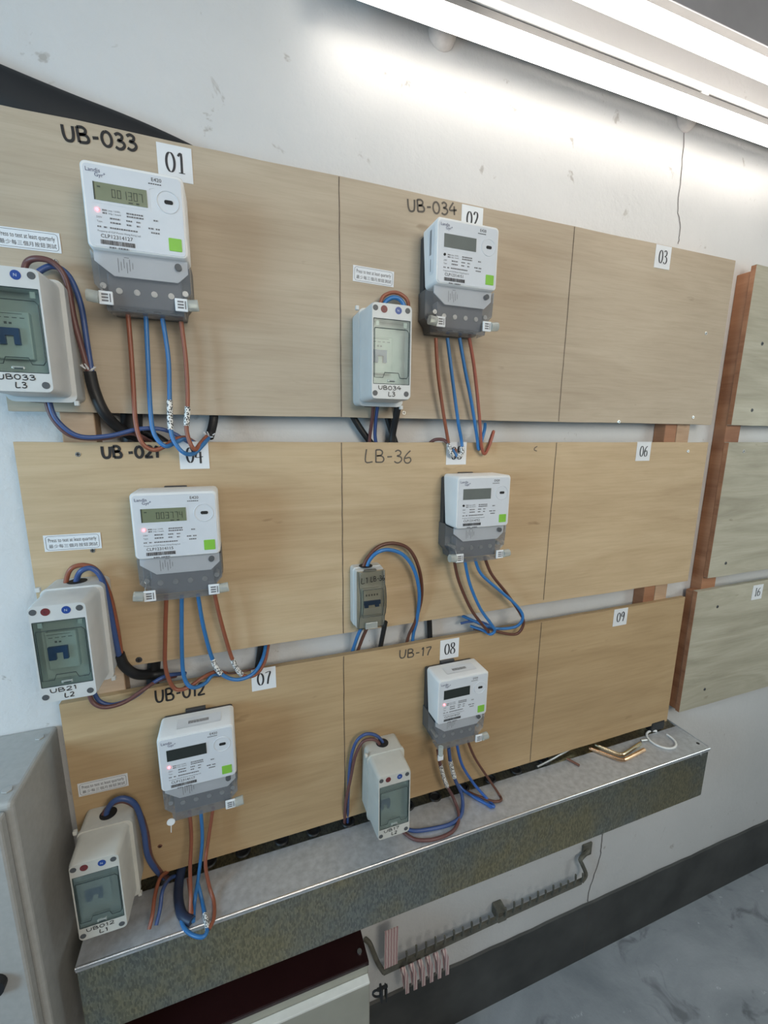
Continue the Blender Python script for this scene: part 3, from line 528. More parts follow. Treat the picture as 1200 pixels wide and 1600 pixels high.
for x, z in ((0.705, 0.728), (1.329, 0.731)):
    d = MB(); L = []
    for k in range(6):
        a = R(90 * k / 5); L.append([(x + 0.030 * math.cos(a) * math.cos(q) * 0.9, WY - 0.0005 - 0.022 * math.sin(a), z + 0.026 * math.cos(a) * math.sin(q)) for q in [2 * math.pi * j / 18 for j in range(18)]])
    d.loft(L); build('mounting_saddle', d, 'plaster', l1, smooth=True)
l2 = lamp('upper fluorescent tube lamp close under the ceiling with a grey reflector', -0.092, -0.056, 0.795, 0.838, -0.080, 0.757, 0.74, 1.96)
build('reflector', MB().box(0.75, 1.95, -0.104, -0.101, 0.772, 0.895), 'lampgrey', l2, bevel=0.001)
build('bracket', MB().box(0.9, 0.94, -0.100, -0.066, 0.838, 0.8995), 'lampgrey', l2)
build('bracket', MB().box(1.8, 1.84, -0.100, -0.066, 0.838, 0.8995), 'lampgrey', l2)
l3 = lamp('unseen ceiling tube lamp added behind the viewer as room fill', -1.56, -1.50, 0.855, 0.899, -1.53, 0.83, -0.4, 1.4, 'filltube')  # unseen lamp added to light the panels from above and in front

# ------------------------------------------------------------------ plywood panels
def screw(parent, x, y, z, r=0.0042, mat='steel'):
    s = MB().cyl((x, y, z), (0, -1, 0), r, 0.0012, 12, r * 0.8)
    o = build('screw', s, mat, parent)
    c = MB().box(x - r * 0.6, x + r * 0.6, y - 0.0014, y - 0.0011, z - r * 0.14, z + r * 0.14).box(x - r * 0.14, x + r * 0.14, y - 0.0014, y - 0.0011, z - r * 0.6, z + r * 0.6)
    build('cross_slot', c, 'hole', o)
def panel(x0, x1, z0, z1, mat, label, lines=(), cut=None):
    b = MB()
    n = 24
    top = [(x0 + (x1 - x0) * i / n, z1 + random.uniform(-.0008, .0008)) for i in range(n + 1)]
    bot = [(x0 + (x1 - x0) * i / n, z0 + random.uniform(-.0008, .0008)) for i in range(n + 1)]
    pts = top + bot[::-1]; b.loft([at(pts, 0.0), at(pts, 0.012)])
    o = build('plywood_panel', b, mat, loc=((x0 + x1) / 2, 0.006, z0)); tag(o, label, 'panel', 'plywood mounting panels')
    for x, za, zb in lines:
        s = MB(); P = [(x + random.uniform(-.0004, .0004), za + (zb - za) * i / 20) for i in range(21)]
        s.stroke(P, 0.0017, -0.0004); build('pencil_line', s, 'pencil', o, recalc=False)
    return o
P1 = panel(0.0, 1.5, .0457, .4414, 'ply0', 'top plywood panel carrying stickers 01, 02 and 03', [(.5, .0465, .441), (1.0, .0465, .441)])
P2 = panel(0.0, 1.5, -.3861, 0.0, 'ply1', 'middle plywood panel carrying stickers 04, 05 and 06', [(.5, -.3855, -.0005), (1.0, -.378, -.0005)])
P3 = panel(.008, 1.5, -.832, -.4357, 'ply2', 'lowest plywood panel carrying stickers 07, 08 and 09', [(.5, -.8315, -.437), (1.0, -.8315, -.437)])
Q1 = panel(1.580, 2.5, .0457, .444, 'plyr0', 'upper greyish plywood panel at the right edge beyond sticker 03')
Q2 = panel(1.582, 2.5, -.388, 0.0, 'plyr1', 'middle greyish plywood panel at the right edge beyond sticker 06')
Q3 = panel(1.549, 2.5, -.815, -.425, 'plyr2', 'lower greyish plywood panel carrying sticker 16')
for s in SCREWS1: screw(P1, s[0], 0, s[2])
for s in SCREWS2: screw(P2, s[0], 0, s[2], 0.0055 if s[2] < -.3 else .0042, 'darkplastic' if s[2] < -.3 else 'steel')
for s in SCREWS3: screw(P3, s[0], 0, s[2], mat='rust')
for i, s in enumerate(SCREWSR): screw((Q1, Q1, Q2, Q2, Q3, Q3)[i], s[0], 0, s[2], 0.005, 'steel' if i == 2 else 'screwhole')
HB = {'UB-033': P1, 'UB-034': P1, 'UB -021': P2, 'LB-36': P2, 'c': P2, 'UB-012': P3, 'UB-17': P3}
HWD = {'UB-033': .0038, 'UB-034': .0032, 'UB -021': .0044, 'LB-36': .0026, 'c': .0018, 'UB-012': .0036, 'UB-17': .0028}
for s, x0, z0, x1, z1, h in HAND:
    m = MB(); strokes(m, s, x0, z0, x1, z1, max(h, .012), HWD[s], -0.0006, jitter=.03)
    build('handwriting', m, 'ink' if s in ('UB-033', 'UB -021', 'UB-012') else 'softink', HB[s], recalc=False)
# battens behind
def batten(x0, x1, y0, y1, z0, z1, mat, label):
    o = build('timber_batten', MB().box(x0, x1, y0, y1, z0, z1), mat, loc=((x0 + x1) / 2, y1, z0), bevel=0.0015)
    tag(o, label, 'batten', 'timber battens behind the panels')
batten(.058, .104, .0125, WY - .0005, -.82, .43, 'lightbatten', 'pale vertical timber batten behind the left end of the panels')
batten(1.352, 1.392, .0125, WY - .0005, -.82, .43, 'batten', 'dark vertical timber batten behind panels 03, 06 and 09, left of a paler one')
batten(1.394, 1.440, .0125, WY - .0005, -.82, .43, 'lightbatten', 'pale vertical timber batten behind panels 03, 06 and 09, right of a dark one')
batten(1.581, 1.640, .0125, WY - .0005, -.765, .432, 'batten', 'red brown timber post along the left edge of the right panels')
batten(1.550, 1.580, .0125, .034, -.812, -.428, 'batten', 'short red brown timber strip behind the left edge of the panel with sticker 16')
for q, x, z0, z1 in ((Q1, 1.580, .047, .443), (Q2, 1.582, -.387, -.001), (Q3, 1.549, -.814, -.426)):
    build('edge_veneer', MB().box(x - .0009, x - .0001, .0004, .0116, z0, z1), 'batten', q)

# ------------------------------------------------------------------ stickers
for n, x, z, w, h in NUMBERS:
    s = min(max((w + h) / 2, .040), .048)
    y = -0.0005
    if n == '02': z -= .003
    o = build('number_sticker', MB().box(x - s / 2, x + s / 2, y - .0004, y + .0003, z - s / 2, z + s / 2), 'paper', loc=(x, y, z - s / 2))
    where = {'01': 'above the top left meter', '02': 'half hidden behind the upper middle meter', '03': 'at the top edge of the top panel', '04': 'with wires hanging over it',
             '05': 'partly hidden by sleeved wire ends', '06': 'on the empty right part of the middle panel', '07': 'above the lowest left meter', '08': 'above the lowest middle meter',
             '09': 'on the empty right part of the lowest panel', '16': 'on the greyish right panel'}[n]
    tag(o, 'white paper sticker printed %s %s' % (n, where), 'sticker', 'printed number stickers')
    m = MB(); hh = s * .56; ww = hh * .98
    strokes(m, n.replace('16', 'I6'), x - ww * .45, z - hh * .47, x + ww * .47, z - hh * .47, hh, .0034, y - .0007, PR, .0010)
    build('printed_number', m, 'print', o, recalc=False)
for n, x, z, w, h, rot in NOTICES:
    if n == 'UB033': x, w, h, rot = .052, .078, .0255, 0.6
    w, h = .077, .0262
    c, sn = math.cos(R(rot)), math.sin(R(rot))
    def rt(p): return [(x + a * c - b * sn, z + a * sn + b * c) for a, b in p]
    pr = rt([(-w / 2, -h / 2), (w / 2, -h / 2), (w / 2, h / 2), (-w / 2, h / 2)])
    o = build('notice_sticker', MB().prism(pr, -.0009, -.0002), 'paper', loc=(x, -.0002, z - h / 2))
    tag(o, 'bilingual test notice sticker above breaker box %s' % n, 'sticker', 'test notice stickers')
    m = MB(); q = rt(rrect(0, 0, w * .93, h * .84, .004)); m.stroke(q + [q[0]], .0006, -.0011); build('printed_border', m, 'greyprint', o, recalc=False)
    m = MB()
    text(m, 'Press to test at least quarterly', x - w * .42, z + h * .06, -.0011, .0088, w * .84, R(rot), (x, z))
    ch = '最少每三個月按鈕測試'
    for i, k in enumerate(ch): text(m, k, x - w * .42 + i * w * .0865, z - h * .29, -.0011, .0066, .0058 if k != '月' else .0048, R(rot), (x, z))
    build('printed_text', m, 'print', o, recalc=False)

# ------------------------------------------------------------------ electricity meters
def meter(num, cx, zt, lcd, digits, serial, led, label, seals, toplabel, lean=0):
    t = thing('electricity_meter', label, 'meter', (cx, -0.0005, zt - .178), 'electricity meters')
    W, F = .122, -.0725
    hw = W / 2
    def p(name, mb, mat, par=t, **k): return build(name, mb, mat, par, **k)
    # dark base with flared terminal part
    b = MB(); b.loft([at(rrect(cx, zt - .079, W - .004, .144, .004), y) for y in (-.0008, -.0165)])
    p('back_plate', b, 'darkplastic', bevel=.001)
    pts = [(cx - hw, zt - .102), (cx + hw, zt - .102), (cx + hw, zt - .150), (cx + hw - .010, zt - .163), (cx + hw - .012, zt - .174), (cx - hw + .012, zt - .174), (cx - hw + .010, zt - .163), (cx - hw, zt - .150)]
    p('terminal_base', MB().loft([at(pts, y) for y in (-.0008, -.030)]), 'basegrey', bevel=.001)
    p('hanging_lug', MB().box(cx - .022, cx + .012, -.008, -.001, zt - .008, zt + .001), 'darkplastic', bevel=.001)
    # white housing: deeper at the top
    zc, H = zt - .052, .104
    def lp(y0, y1, w, h, r):
        return [(x, y0 + (y1 - y0) * (zt - z) / H, z) for x, z in rrect(cx, zc, w, h, r, 5)]
    h = MB(); h.loft([lp(-.0165, -.030, W, H, .007), lp(-.069, -.069, W, H, .007), lp(-.0715, -.0715, W - .003, H - .003, .006)])
    hs = p('housing', h, 'housing', smooth=True)
    fp = MB().loft([at(rrect(cx, zc - .001, W - .007, H - .007, .005), y) for y in (F + .0008, F)])
    fc = p('faceplate', fp, 'faceplate')
    y = F - .0004
    # display with bezel
    bz = MB(); bz.prism([(cx - .051, zt - .0495), (cx + .018, zt - .0495), (cx + .018, zt - .0225), (cx + .024, zt - .0205), (cx - .051, zt - .0225)], F, F - .0003)
    p('display_bezel', bz, 'faceplate', fc)
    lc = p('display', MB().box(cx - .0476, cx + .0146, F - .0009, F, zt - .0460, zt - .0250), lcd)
    m = MB()
    if digits:
        seven(m, digits, cx - .0270, zt - .0410, .0044, .0100, F - .0012, .00075)
        m.box(cx - .0476, cx - .0462, F - .0014, F - .0009, zt - .046, zt - .025)
        m.quad(cx - .008, cx - .003, zt - .0448, zt - .0434, F - .0012); m.quad(cx + .001, cx + .0045, zt - .0448, zt - .0430, F - .0012)
        m.quad(cx - .043, cx - .0395, zt - .031, zt - .0295, F - .0012)
        p('display_digits', m, 'lcdseg', lc, recalc=False)
    # optical port
    px_, pz = cx + .0397, zt - .0350
    p('optical_port', MB().torus((px_, F - .0002, pz), (0, -1, 0), .0138, .0007, 28, 6), 'faceplate')
    p('sensor_slot', MB().loft([at(rrect(px_ + .001, pz, .0108, .0050, .0022), q) for q in (F, F - .0006)]), 'hole')
    # indicator
    ld = MB().cyl((cx - .0457, F, zt - .0575), (0, -1, 0), .0022, .001, 14)
    p('indicator_light', ld, 'led' if led else 'hole')
    # green button
    p('green_button', MB().loft([at(rrect(cx + .0452, zt - .0875, .0165, .0165, .0012), q) for q in (F, F - .0008)]), 'green', bevel=.0003)
    # prints
    m = MB(); text(m, 'Landis', cx - .0545, zt - .0135, y, .0068); text(m, 'Gyr', cx - .0448, zt - .0185, y, .0066); text(m, '+', cx - .0350, zt - .0165, y, .0058)
    p('maker_logo', m, 'blueprint', fc, recalc=False)
    m = MB(); text(m, 'E420', cx + .0215, zt - .0125, y, .0064); [m.quad(cx + .0175 + k * .0027, cx + .0195 + k * .0027, zt - .0162, zt - .0150, y) for k in range(6)]
    p('model_print', m, 'print', fc, recalc=False)
    m = MB(); text(m, serial, cx - .0445, zt - .0905, y, .0066)
    random.seed(3)
    xx = cx - .0455
    while xx < cx - .006:
        ww = random.choice((.0004, .0006, .001)); m.quad(xx, xx + ww, zt - .0985, zt - .0930, y); xx += ww + random.choice((.0003, .0005))
    p('serial_print', m, 'print', fc, recalc=False)
    m = MB()
    text(m, 'imp / kWh', cx - .0330, zt - .0580, y, .0032); text(m, 'imp / kvarh', cx - .0330, zt - .0615, y, .0032)
    text(m, 'Property of CLP Power Hong Kong Ltd', cx - .0475, zt - .0837, y, .0031, .050)
    text(m, '230V', cx - .0475, zt - .0672, y, .0032); text(m, 'Type', cx - .0475, zt - .0722, y, .0032)
    for zz, segs in ((-.0580, ((-.040, -.0345), (-.012, .008),)), (-.0615, ((-.040, -.0345), (-.012, .008))), (-.0670, ((-.032, -.020), (-.013, -.006), (-.001, .004))),
                     (-.0720, ((-.032, -.020), (-.013, -.007), (-.001, .003), (.013, .020), (.022, .027))), (-.0785, ((-.0475, -.043), (-.040, -.036), (-.033, .000))),
                     (-.1025, ((-.036, -.028), (-.025, -.013))), (-.0615, ((.020, .026),)), (-.0770, ((.016, .0265),))):
        for a, c_ in segs:
            q = a
            while q < c_:
                e = min(c_, q + random.uniform(.0014, .0032)); m.quad(cx + q, cx + e, zt + zz, zt + zz + .0019, y); q = e + .0006
    p('small_print', m, 'greyprint', fc, recalc=False)
    if toplabel:
        zz = zt + .0004
        lb = MB().add([(cx - .032, -.030, zz), (cx + .040, -.030, zz), (cx + .040, -.056, zz), (cx - .032, -.056, zz)], [(0, 1, 2, 3)])
        lb2 = MB(); lb.add([(cx - .032, -.030, zz - .0004), (cx + .040, -.030, zz - .0004), (cx + .040, -.056, zz - .0004), (cx - .032, -.056, zz - .0004)], [(0, 1, 2, 3)])
        tl = p('top_label', lb, 'paper', hs, recalc=False)
        for k in range(26):
            q = cx - .014 + k * .0013 + random.uniform(0, .0003); lb2.add([(q, -.040, zz + .0002), (q + .0006, -.040, zz + .0002), (q + .0006, -.048, zz + .0002), (q, -.048, zz + .0002)], [(0, 1, 2, 3)])
        p('top_print', lb2, 'print', hs, recalc=False)
    if num == '02':
        xx = cx - hw - .0004; sd = MB().add([(xx, -.036, zt - .010), (xx, -.062, zt - .008), (xx, -.062, zt - .085), (xx, -.044, zt - .085)], [(0, 1, 2, 3)])
        p('side_label', sd, 'paper', hs, recalc=False); sp = MB()
        for k in range(22):
            q = zt - .014 - k * .0018; sp.add([(xx - .0002, -.045, q), (xx - .0002, -.053, q), (xx - .0002, -.053, q - .0009), (xx - .0002, -.045, q - .0009)], [(0, 1, 2, 3)])
        sp.add([(xx - .0002, -.050, zt - .060), (xx - .0002, -.0515, zt - .060), (xx - .0002, -.0515, zt - .080), (xx - .0002, -.050, zt - .080)], [(0, 1, 2, 3)])
        p('side_print', sp, 'print', hs, recalc=False)
    # lower part: wiring label behind the clear cover, terminal block
    L = [(cx - .058, zt - .104), (cx + .058, zt - .104), (cx + .058, zt - .120), (cx + .044, zt - .133), (cx - .036, zt - .133), (cx - .058, zt - .116)]
    wl = p('wiring_label', MB().prism(L, -.0605, -.0585), 'faceplate')
    m = MB()
    for k in range(6): m.quad(cx - .030 + k * .0035, cx - .0293 + k * .0035, zt - .128 + (k % 3) * .003, zt - .110 - (k % 2) * .004, -.0609)
    m.quad(cx - .022, cx - .016, zt - .1085, zt - .1078, -.0609)
    p('wiring_diagram', m, 'greyprint', wl, recalc=False)
    p('terminal_block', MB().box(cx - .047, cx + .047, -.052, -.0305, zt - .170, zt - .126), 'block', bevel=.002)
    for k in range(4):
        x = cx - .033 + k * .022
        p('terminal_screw', MB().cyl((x, -.0521, zt - .150), (0, -1, 0), .0042, .0015, 12), 'steel')
        p('terminal_hole', MB().cyl((x, -.036, zt - .1702), (0, 0, -1), .0052, .0006, 14), 'hole')
    p('cover_screw', MB().cyl((cx + .046, -.0605, zt - .1135), (0, -1, 0), .0045, .006, 14), 'screwhole')
    for sx in (-1, 1):
        p('cover_bolt', MB().cyl((cx + sx * .052, -.032, zt - .145), (0, -1, 0), .004, .022, 12), 'steel')
    # clear terminal cover (open back, open bottom slot for wires)
    C = [(cx - .0605, zt - .1045), (cx - .0605, zt - .146), (cx - .050, zt - .158), (cx - .049, zt - .178), (cx + .049, zt - .178), (cx + .050, zt - .158), (cx + .0605, zt - .146), (cx + .0605, zt - .1045)]
    c = MB(); yf = lambda z: -.0665 + .007 * (zt - .1045 - z) / .074
    A = [(x, -.0302, z) for x, z in C]; B = [(x, yf(z), z) for x, z in C]
    n = len(C); c.add(A + B, [(i, i + 1, n + i + 1, n + i) for i in range(n - 1)] + [tuple(range(n, 2 * n))])
    p('terminal_cover', c, 'clear')
    # seals
    def seal(sx, kind):
        bx, bz, by = cx + sx * .048, zt - .164, -.067
        if kind == 'disc':
            d = p('seal', MB().cyl((bx - .004, by, bz - .006), (0, -1, 0), .0066, .0016, 18), 'housing')
            p('seal_wire', MB().tube([(bx - .004, by - .001, bz - .012), (bx - .005, by - .002, bz - .026)], .0007, 6), 'housing', d); return
        if kind == 'drop':
            d = p('seal', MB().box(bx - .0065, bx + .0065, by - .004, by, bz - .030, bz - .017), 'paper', bevel=.001)
            p('seal_capsule', MB().cyl((bx, by - .002, bz - .017), (0, 0, 1), .0055, .020, 12), 'sealclear', d, smooth=True)
            return
        tx = bx - sx * .0010
        d = p('seal', MB().box(tx - .0085, tx + .0085, by - .003, by, bz - .0092, bz + .0082), 'paper', bevel=.001)
        m = MB()
        for k in range(3): m.quad(tx - .005, tx + .003, bz - .0055 + k * .004, bz - .0032 + k * .004, by - .0033)
        m.quad(tx + .0046, tx + .0060, bz - .006, bz + .005, by - .0033)
        p('seal_print', m, 'greyprint', d, recalc=False)
        p('seal_capsule', MB().cyl((tx + sx * .0085, by - .001, bz - .0005), (sx, 0, .12), .0078, .014, 12), 'sealclear', d, smooth=True)
        p('seal_core', MB().box(tx + sx * .0155 - .005, tx + sx * .0155 + .005, by - .003, by + .001, bz - .003, bz + .002), 'steel', d)
    seal(-1, seals[0]); seal(1, seals[1])
    if seals[0] == 'tag' : p('seal_wire', MB().tube([(cx - .052, -.056, zt - .146), (cx - .0535, -.066, zt - .155), (cx - .052, -.067, zt - .163)], .0006, 6), 'steel')
    return t
meter('01', .2015, .3615, 'lcd', '001307', 'CLP12314127', True, 'meter reading 001307 beside sticker 01 on the top panel', ('tag', 'tag'), False)
meter('02', .7115, .3760, 'lcdgrey', '', 'CLP12314151', False, 'meter with blank grey display covering the lower half of sticker 02', ('tag', 'tag'), False)
meter('04', .2185, -.0725, 'lcd', '003774', 'CLP12314115', True, 'meter reading 003774 below sticker 04 on the middle panel', ('tag', 'tag'), False)
meter('05', .7700, -.0625, 'lcdgrey', '', 'CLP12314752', False, 'meter with unlit indicator below sticker 05 on the middle panel', ('tag', 'tag'), False)
meter('07', .2210, -.4875, 'lcdangledark', '', 'CLP12314117', True, 'meter with round dangling left seal below the text UB-012', ('disc', 'tag'), True)
meter('08', .7450, -.4880, 'lcdangledark', '', 'CLP12314127', True, 'meter with labelled white top below sticker 08', ('drop', 'tag'), True)

# ------------------------------------------------------------------ breaker boxes
def breaker_box(cx, zt, hand, label, mat='box', brk=-.006, clear_line=True):
    """zt: top of the front cover; front face 70 x 150 mm at y = -0.104"""
    H, W = .150, .071
    t = thing('breaker_box', label, 'breaker box', (cx, -.0005, zt - H - .004), 'tall breaker boxes')
    zc = zt - H / 2
    def p(name, mb, m, par=t, **k): return build(name, mb, m, par, **k)
    bk = MB(); bk.loft([at(rrect(cx + .002, zc - .001, .079, H + .010, .009), y) for y in (-.0008, -.040)] )
    p('back_box', bk, mat, smooth=True)
    fl = MB(); fl.loft([at(rrect(cx + .002, zc - .002, .083, H + .012, .010), y) for y in (-.0402, -.047)])
    p('cover_flange', fl, mat, smooth=True)
    for sx, sz in ((1, -1), (-1, 1)):
        p('corner_tab', MB().box(cx + .002 + sx * .0415 - .005, cx + .002 + sx * .0415 + .001, -.0470, -.0405, zc - .002 + sz * (H / 2 + .006) - .004, zc - .002 + sz * (H / 2 + .006) + .003), mat, bevel=.001)
    F = -.104; n = 4
    ww, wh, wz = W - .007, .101, zt - .0750
    out = lambda w, h, y, r: at(rrect(cx, zc, w, h, r, n), y)
    win = lambda y, d=0: at(rrect(cx, wz, ww - d, wh - d, .001, n), y)
    fr = MB(); fr.loft([out(.0755, H + .003, -.0472, .009), out(.0735, H + .001, -.065, .009), out(W + .0005, H, -.098, .008), out(W - .003, H - .003, F, .0065), win(F), win(-.078)], cap0=True, cap1=True)
    p('front_cover', fr, mat, smooth=True, sharp=30)
    # device behind the window
    dv = p('breaker', MB().box(cx + brk - .019, cx + brk + .019, -.088, -.0782, wz - .032, wz + .026), 'breaker', bevel=.0015)
    m = MB(); m.box(cx + brk - .0165, cx + brk + .0075, -.0925, -.0880, wz - .004, wz + .005)
    m.box(cx + brk - .0165, cx + brk - .0075, -.0925, -.0880, wz - .015, wz - .004).box(cx + brk + .0015, cx + brk + .0075, -.0925, -.0880, wz - .015, wz - .004)
    p('toggle', m, 'toggle', dv)
    m = MB()
    m.quad(cx + brk - .008, cx + brk - .005, wz + .010, wz + .013, -.0884); m.quad(cx + brk - .003, cx + brk, wz + .010, wz + .0125, -.0884)
    for k in range(4): m.quad(cx + brk - .015 + k * .008, cx + brk - .010 + k * .008, wz + .0175, wz + .0185, -.0884)
    m.quad(cx + brk - .017, cx + brk + .012, wz + .0225, wz + .0232, -.0884)
    p('breaker_print', m, 'greyprint', dv, recalc=False)
    gap = MB(); gap.stroke([(cx + brk + .0205, wz - .03), (cx + brk + .0205, wz + .026), (cx + brk - .0205, wz + .026), (cx + brk - .0205, wz - .03)], .0012, -.0778)
    p('cutout_edge', gap, 'gasket', dv, recalc=False)
    # hinged tinted window
    wd = p('window', MB().loft([at(rrect(cx, wz, ww - .0006, wh - .0006, .001), y) for y in (F + .002, F + .0005)]), 'window')
    o2 = [(-.029, .036), (.026, .036), (.0295, .032), (.0295, -.036), (.027, -.040), (.015, -.040), (.012, -.032), (-.012, -.032), (-.015, -.040), (-.0295, -.040), (-.0295, .033), (-.029, .036)]
    gs = MB().tube([(cx + a, F + .0004, wz + b) for a, b in o2], .0006, 6); p('window_rim', gs, 'gasket', wd)
    bd = MB().tube([(x, F + .0006, z) for x, _, z in [(q[0], 0, q[2]) for q in win(F, .0008)]] + [(win(F, .0008)[0][0], F + .0006, win(F, .0008)[0][2])], .0006, 6)
    p('window_edge', bd, 'gasket', wd)
    for sx in (-1, 1): p('hinge', MB().box(cx + sx * .024 - .0028, cx + sx * .024 + .0028, F + .003, F + .0045, wz + .040, wz + .0475), 'breaker', wd)
    lt = MB().box(cx - .007, cx + .007, F - .001, F + .003, wz - .0465, wz - .0425)
    p('latch', lt, 'sealclear', wd, bevel=.001)
    p('latch_pin', MB().box(cx - .004, cx + .005, F - .0012, F - .0004, wz - .0462, wz - .0446), 'gasket', wd)
    for sx, z in ((-.0285, zt - .0095), (.0265, zt - .0095), (-.0285, zt - H + .0100), (.0265, zt - H + .0100)):
        p('cover_screw', MB().cyl((cx + sx, F + .0002, z), (0, -1, 0), .0044, .0006, 16), 'screwhole')
    d = p('line_mark', MB().cyl((cx - .0140, F + .0002, zt - .0105), (0, -1, 0), .0056, .0006, 20), 'red')
    m = MB(); text(m, 'L', cx - .0152, zt - .0125, F - .0006, .0050); p('printed_letter', m, 'print', d, recalc=False)
    d = p('neutral_mark', MB().cyl((cx + .0105, F + .0002, zt - .0105), (0, -1, 0), .0056, .0006, 20), 'bluedisc')
    m = MB(); text(m, 'N', cx + .0085, zt - .0123, F - .0006, .0050); p('printed_letter', m, 'whiteprint', d, recalc=False)
    # cable entries: top and bottom holes
    p('cable_entry', MB().cyl((cx + .002, -.0215, zt + .0042), (0, 0, 1), .0135, .0006, 24), 'hole')
    p('cable_entry', MB().cyl((cx - .008, -.0215, zt - H - .0066), (0, 0, -1), .0135, .0008, 24), 'hole')
    m = MB()
    a, b_ = hand
    strokes(m, a, cx - .004 - .0135 - .0010 * len(a), zt - .1340, cx - .002 + .0060 * (len(a) - 2), zt - .1338, .0060, .0012, F - .0004, jitter=.06)
    strokes(m, b_, cx - .0050, zt - .1440, cx + .0060, zt - .1440, .0068, .0013, F - .0004, jitter=.06)
    p('handwriting', m, 'ink', recalc=False)
breaker_box(.0575, .2150, ('UB033', 'L3'), 'tall breaker box handwritten UB033, cut by the left picture edge')
breaker_box(.5600, .2225, ('UB034', 'L3'), 'tall breaker box handwritten UB034 left of the upper middle meter', brk=-.012)
breaker_box(.0615, -.2210, ('UB21', 'L2'), 'tall breaker box handwritten UB21 beside the middle left meter')
breaker_box(.0620, -.6540, ('UB012', 'L1'), 'dusty tall breaker box handwritten UB012 beside the grey cabinet', 'boxold')
breaker_box(.5770, -.6490, ('UB17', 'L2'), 'tall breaker box handwritten UB17 left of the lowest middle meter', 'boxold', brk=-.012)
def small_box():
    cx, zt = .5465, -.2440; H, W = .1180, .0580
    t = thing('breaker_box', 'small white breaker box with smoked door marked L1 LB-36', 'breaker box', (cx, -.0005, zt - H))
    p = lambda name, mb, m, par=t, **k: build(name, mb, m, par, **k)
    zc = zt - H / 2
    p('body', MB().loft([at(rrect(cx - .001, zc + .001, W + .003, H + .004, .006), -.0008), at(rrect(cx - .001, zc + .001, W + .003, H + .004, .006), -.020), at(rrect(cx, zc + .0005, W + .001, H + .002, .005), -.0215), at(rrect(cx, zc, W, H + .001, .005), -.036)]), 'box', smooth=True)
    # smoked door with a bulged middle
    D = MB(); prof = [(0, -.044), (.028, -.0465), (.034, -.052), (.052, -.056), (.070, -.0555), (.086, -.051), (.092, -.0465), (.118, -.043)]
    L = []
    for d, y in prof:
        z = zt - d; e = .0035 if d in (0, .118) else 0
        L.append([(cx - W / 2 + .001, -.0362, z), (cx - W / 2 + .002 + e, y + .002, z), (cx - W / 2 + .004 + e, y, z), (cx + W / 2 - .004 - e, y, z), (cx + W / 2 - .002 - e, y + .002, z), (cx + W / 2 - .001, -.0362, z)])
    D.loft(L, closed=False, cap0=False, cap1=False); D.poly(L[0]); D.poly(L[-1])
    dr = p('smoked_door', D, 'smoke')
    rim = MB().tube([(cx + a, y, zt - d) for a, d, y in ((-.020, .033, -.0535), (.020, .033, -.0535), (.0205, .060, -.0575), (.020, .090, -.0505), (-.020, .090, -.0505), (-.0205, .060, -.0575), (-.020, .033, -.0535))], .0006, 6)
    p('door_rim', rim, 'gasket', dr)
    for sx in (-1, 1):
        e = MB().tube([(cx + sx * (W / 2 - .003), y - .0004, zt - d) for d, y in prof], .0006, 6); p('door_edge', e, 'gasket', dr)
    p('hinge', MB().box(cx - .014, cx + .010, -.044, -.036, zt + .0002, zt + .003), 'rack', dr, bevel=.0008)
    p('latch_tab', MB().box(cx - .013, cx + .012, -.0465, -.043, zt - .1175, zt - .104), 'sealclear', dr, bevel=.001)
    bk = p('breaker', MB().box(cx - .0185, cx + .0185, -.046, -.0363, zt - .088, zt - .034), 'breaker', bevel=.001)
    m = MB().box(cx - .0165, cx + .0165, -.0500, -.0460, zt - .066, zt - .058).box(cx - .0155, cx - .008, -.0500, -.046, zt - .071, zt - .066).box(cx + .006, cx + .0135, -.050, -.046, zt - .071, zt - .066)
    p('toggle', m, 'toggle', bk)
    m = MB()
    for k in range(5): m.quad(cx - .013 + k * .0055, cx - .010 + k * .0055, zt - .049, zt - .045, -.0463)
    p('breaker_print', m, 'greyprint', bk, recalc=False)
    m = MB(); strokes(m, 'L1', cx - .0215, zt - .0215, cx - .0095, zt - .0215, .011, .0015, -.0472); strokes(m, 'LB-36', cx - .003, zt - .0195, cx + .025, zt - .0190, .0098, .0015, -.0474)
    p('handwriting', m, 'ink', recalc=False)
    p('cable_entry', MB().cyl((cx - .004, -.017, zt + .0031), (0, 0, 1), .0135, .0008, 24), 'hole')
small_box()

# ------------------------------------------------------------------ wires and cables
for name, label, col, r, path, sl, grp in WIRES:
    P = crom(path, 7)
    o = build(name, MB().tube(P, r, 10), col, loc=path[0], smooth=True, sharp=60)
    tag(o, label, 'cable' if name == 'power_cable' else 'wire', grp or None)
    if sl:
        ln = [0.0]
        for a, b in zip(P, P[1:]): ln.append(ln[-1] + (b - a).length)
        S = [q for q, d in zip(P, ln) if sl[0] <= d / ln[-1] <= sl[1]]
        build('marker_sleeve', MB().tube(S, r * 1.28, 10), 'sleeve', o, smooth=True, sharp=60)
    if 'UB033 behind' in label or 'above sticker 04' in label:
        q = P[0] if 'UB033' in label else P[-1]
        f = MB(); random.seed(5)
        for k in range(7):
            a = 2 * math.pi * k / 7; d = Vector((math.cos(a) * .008, -.004 + math.sin(a) * .006, .004 + random.uniform(-.004, .004)))
            f.tube([q, q + d * .6, q + d * 1.2], [.0022, .0016, .0008], 5)
        build('frayed_end', f, 'paper', o)
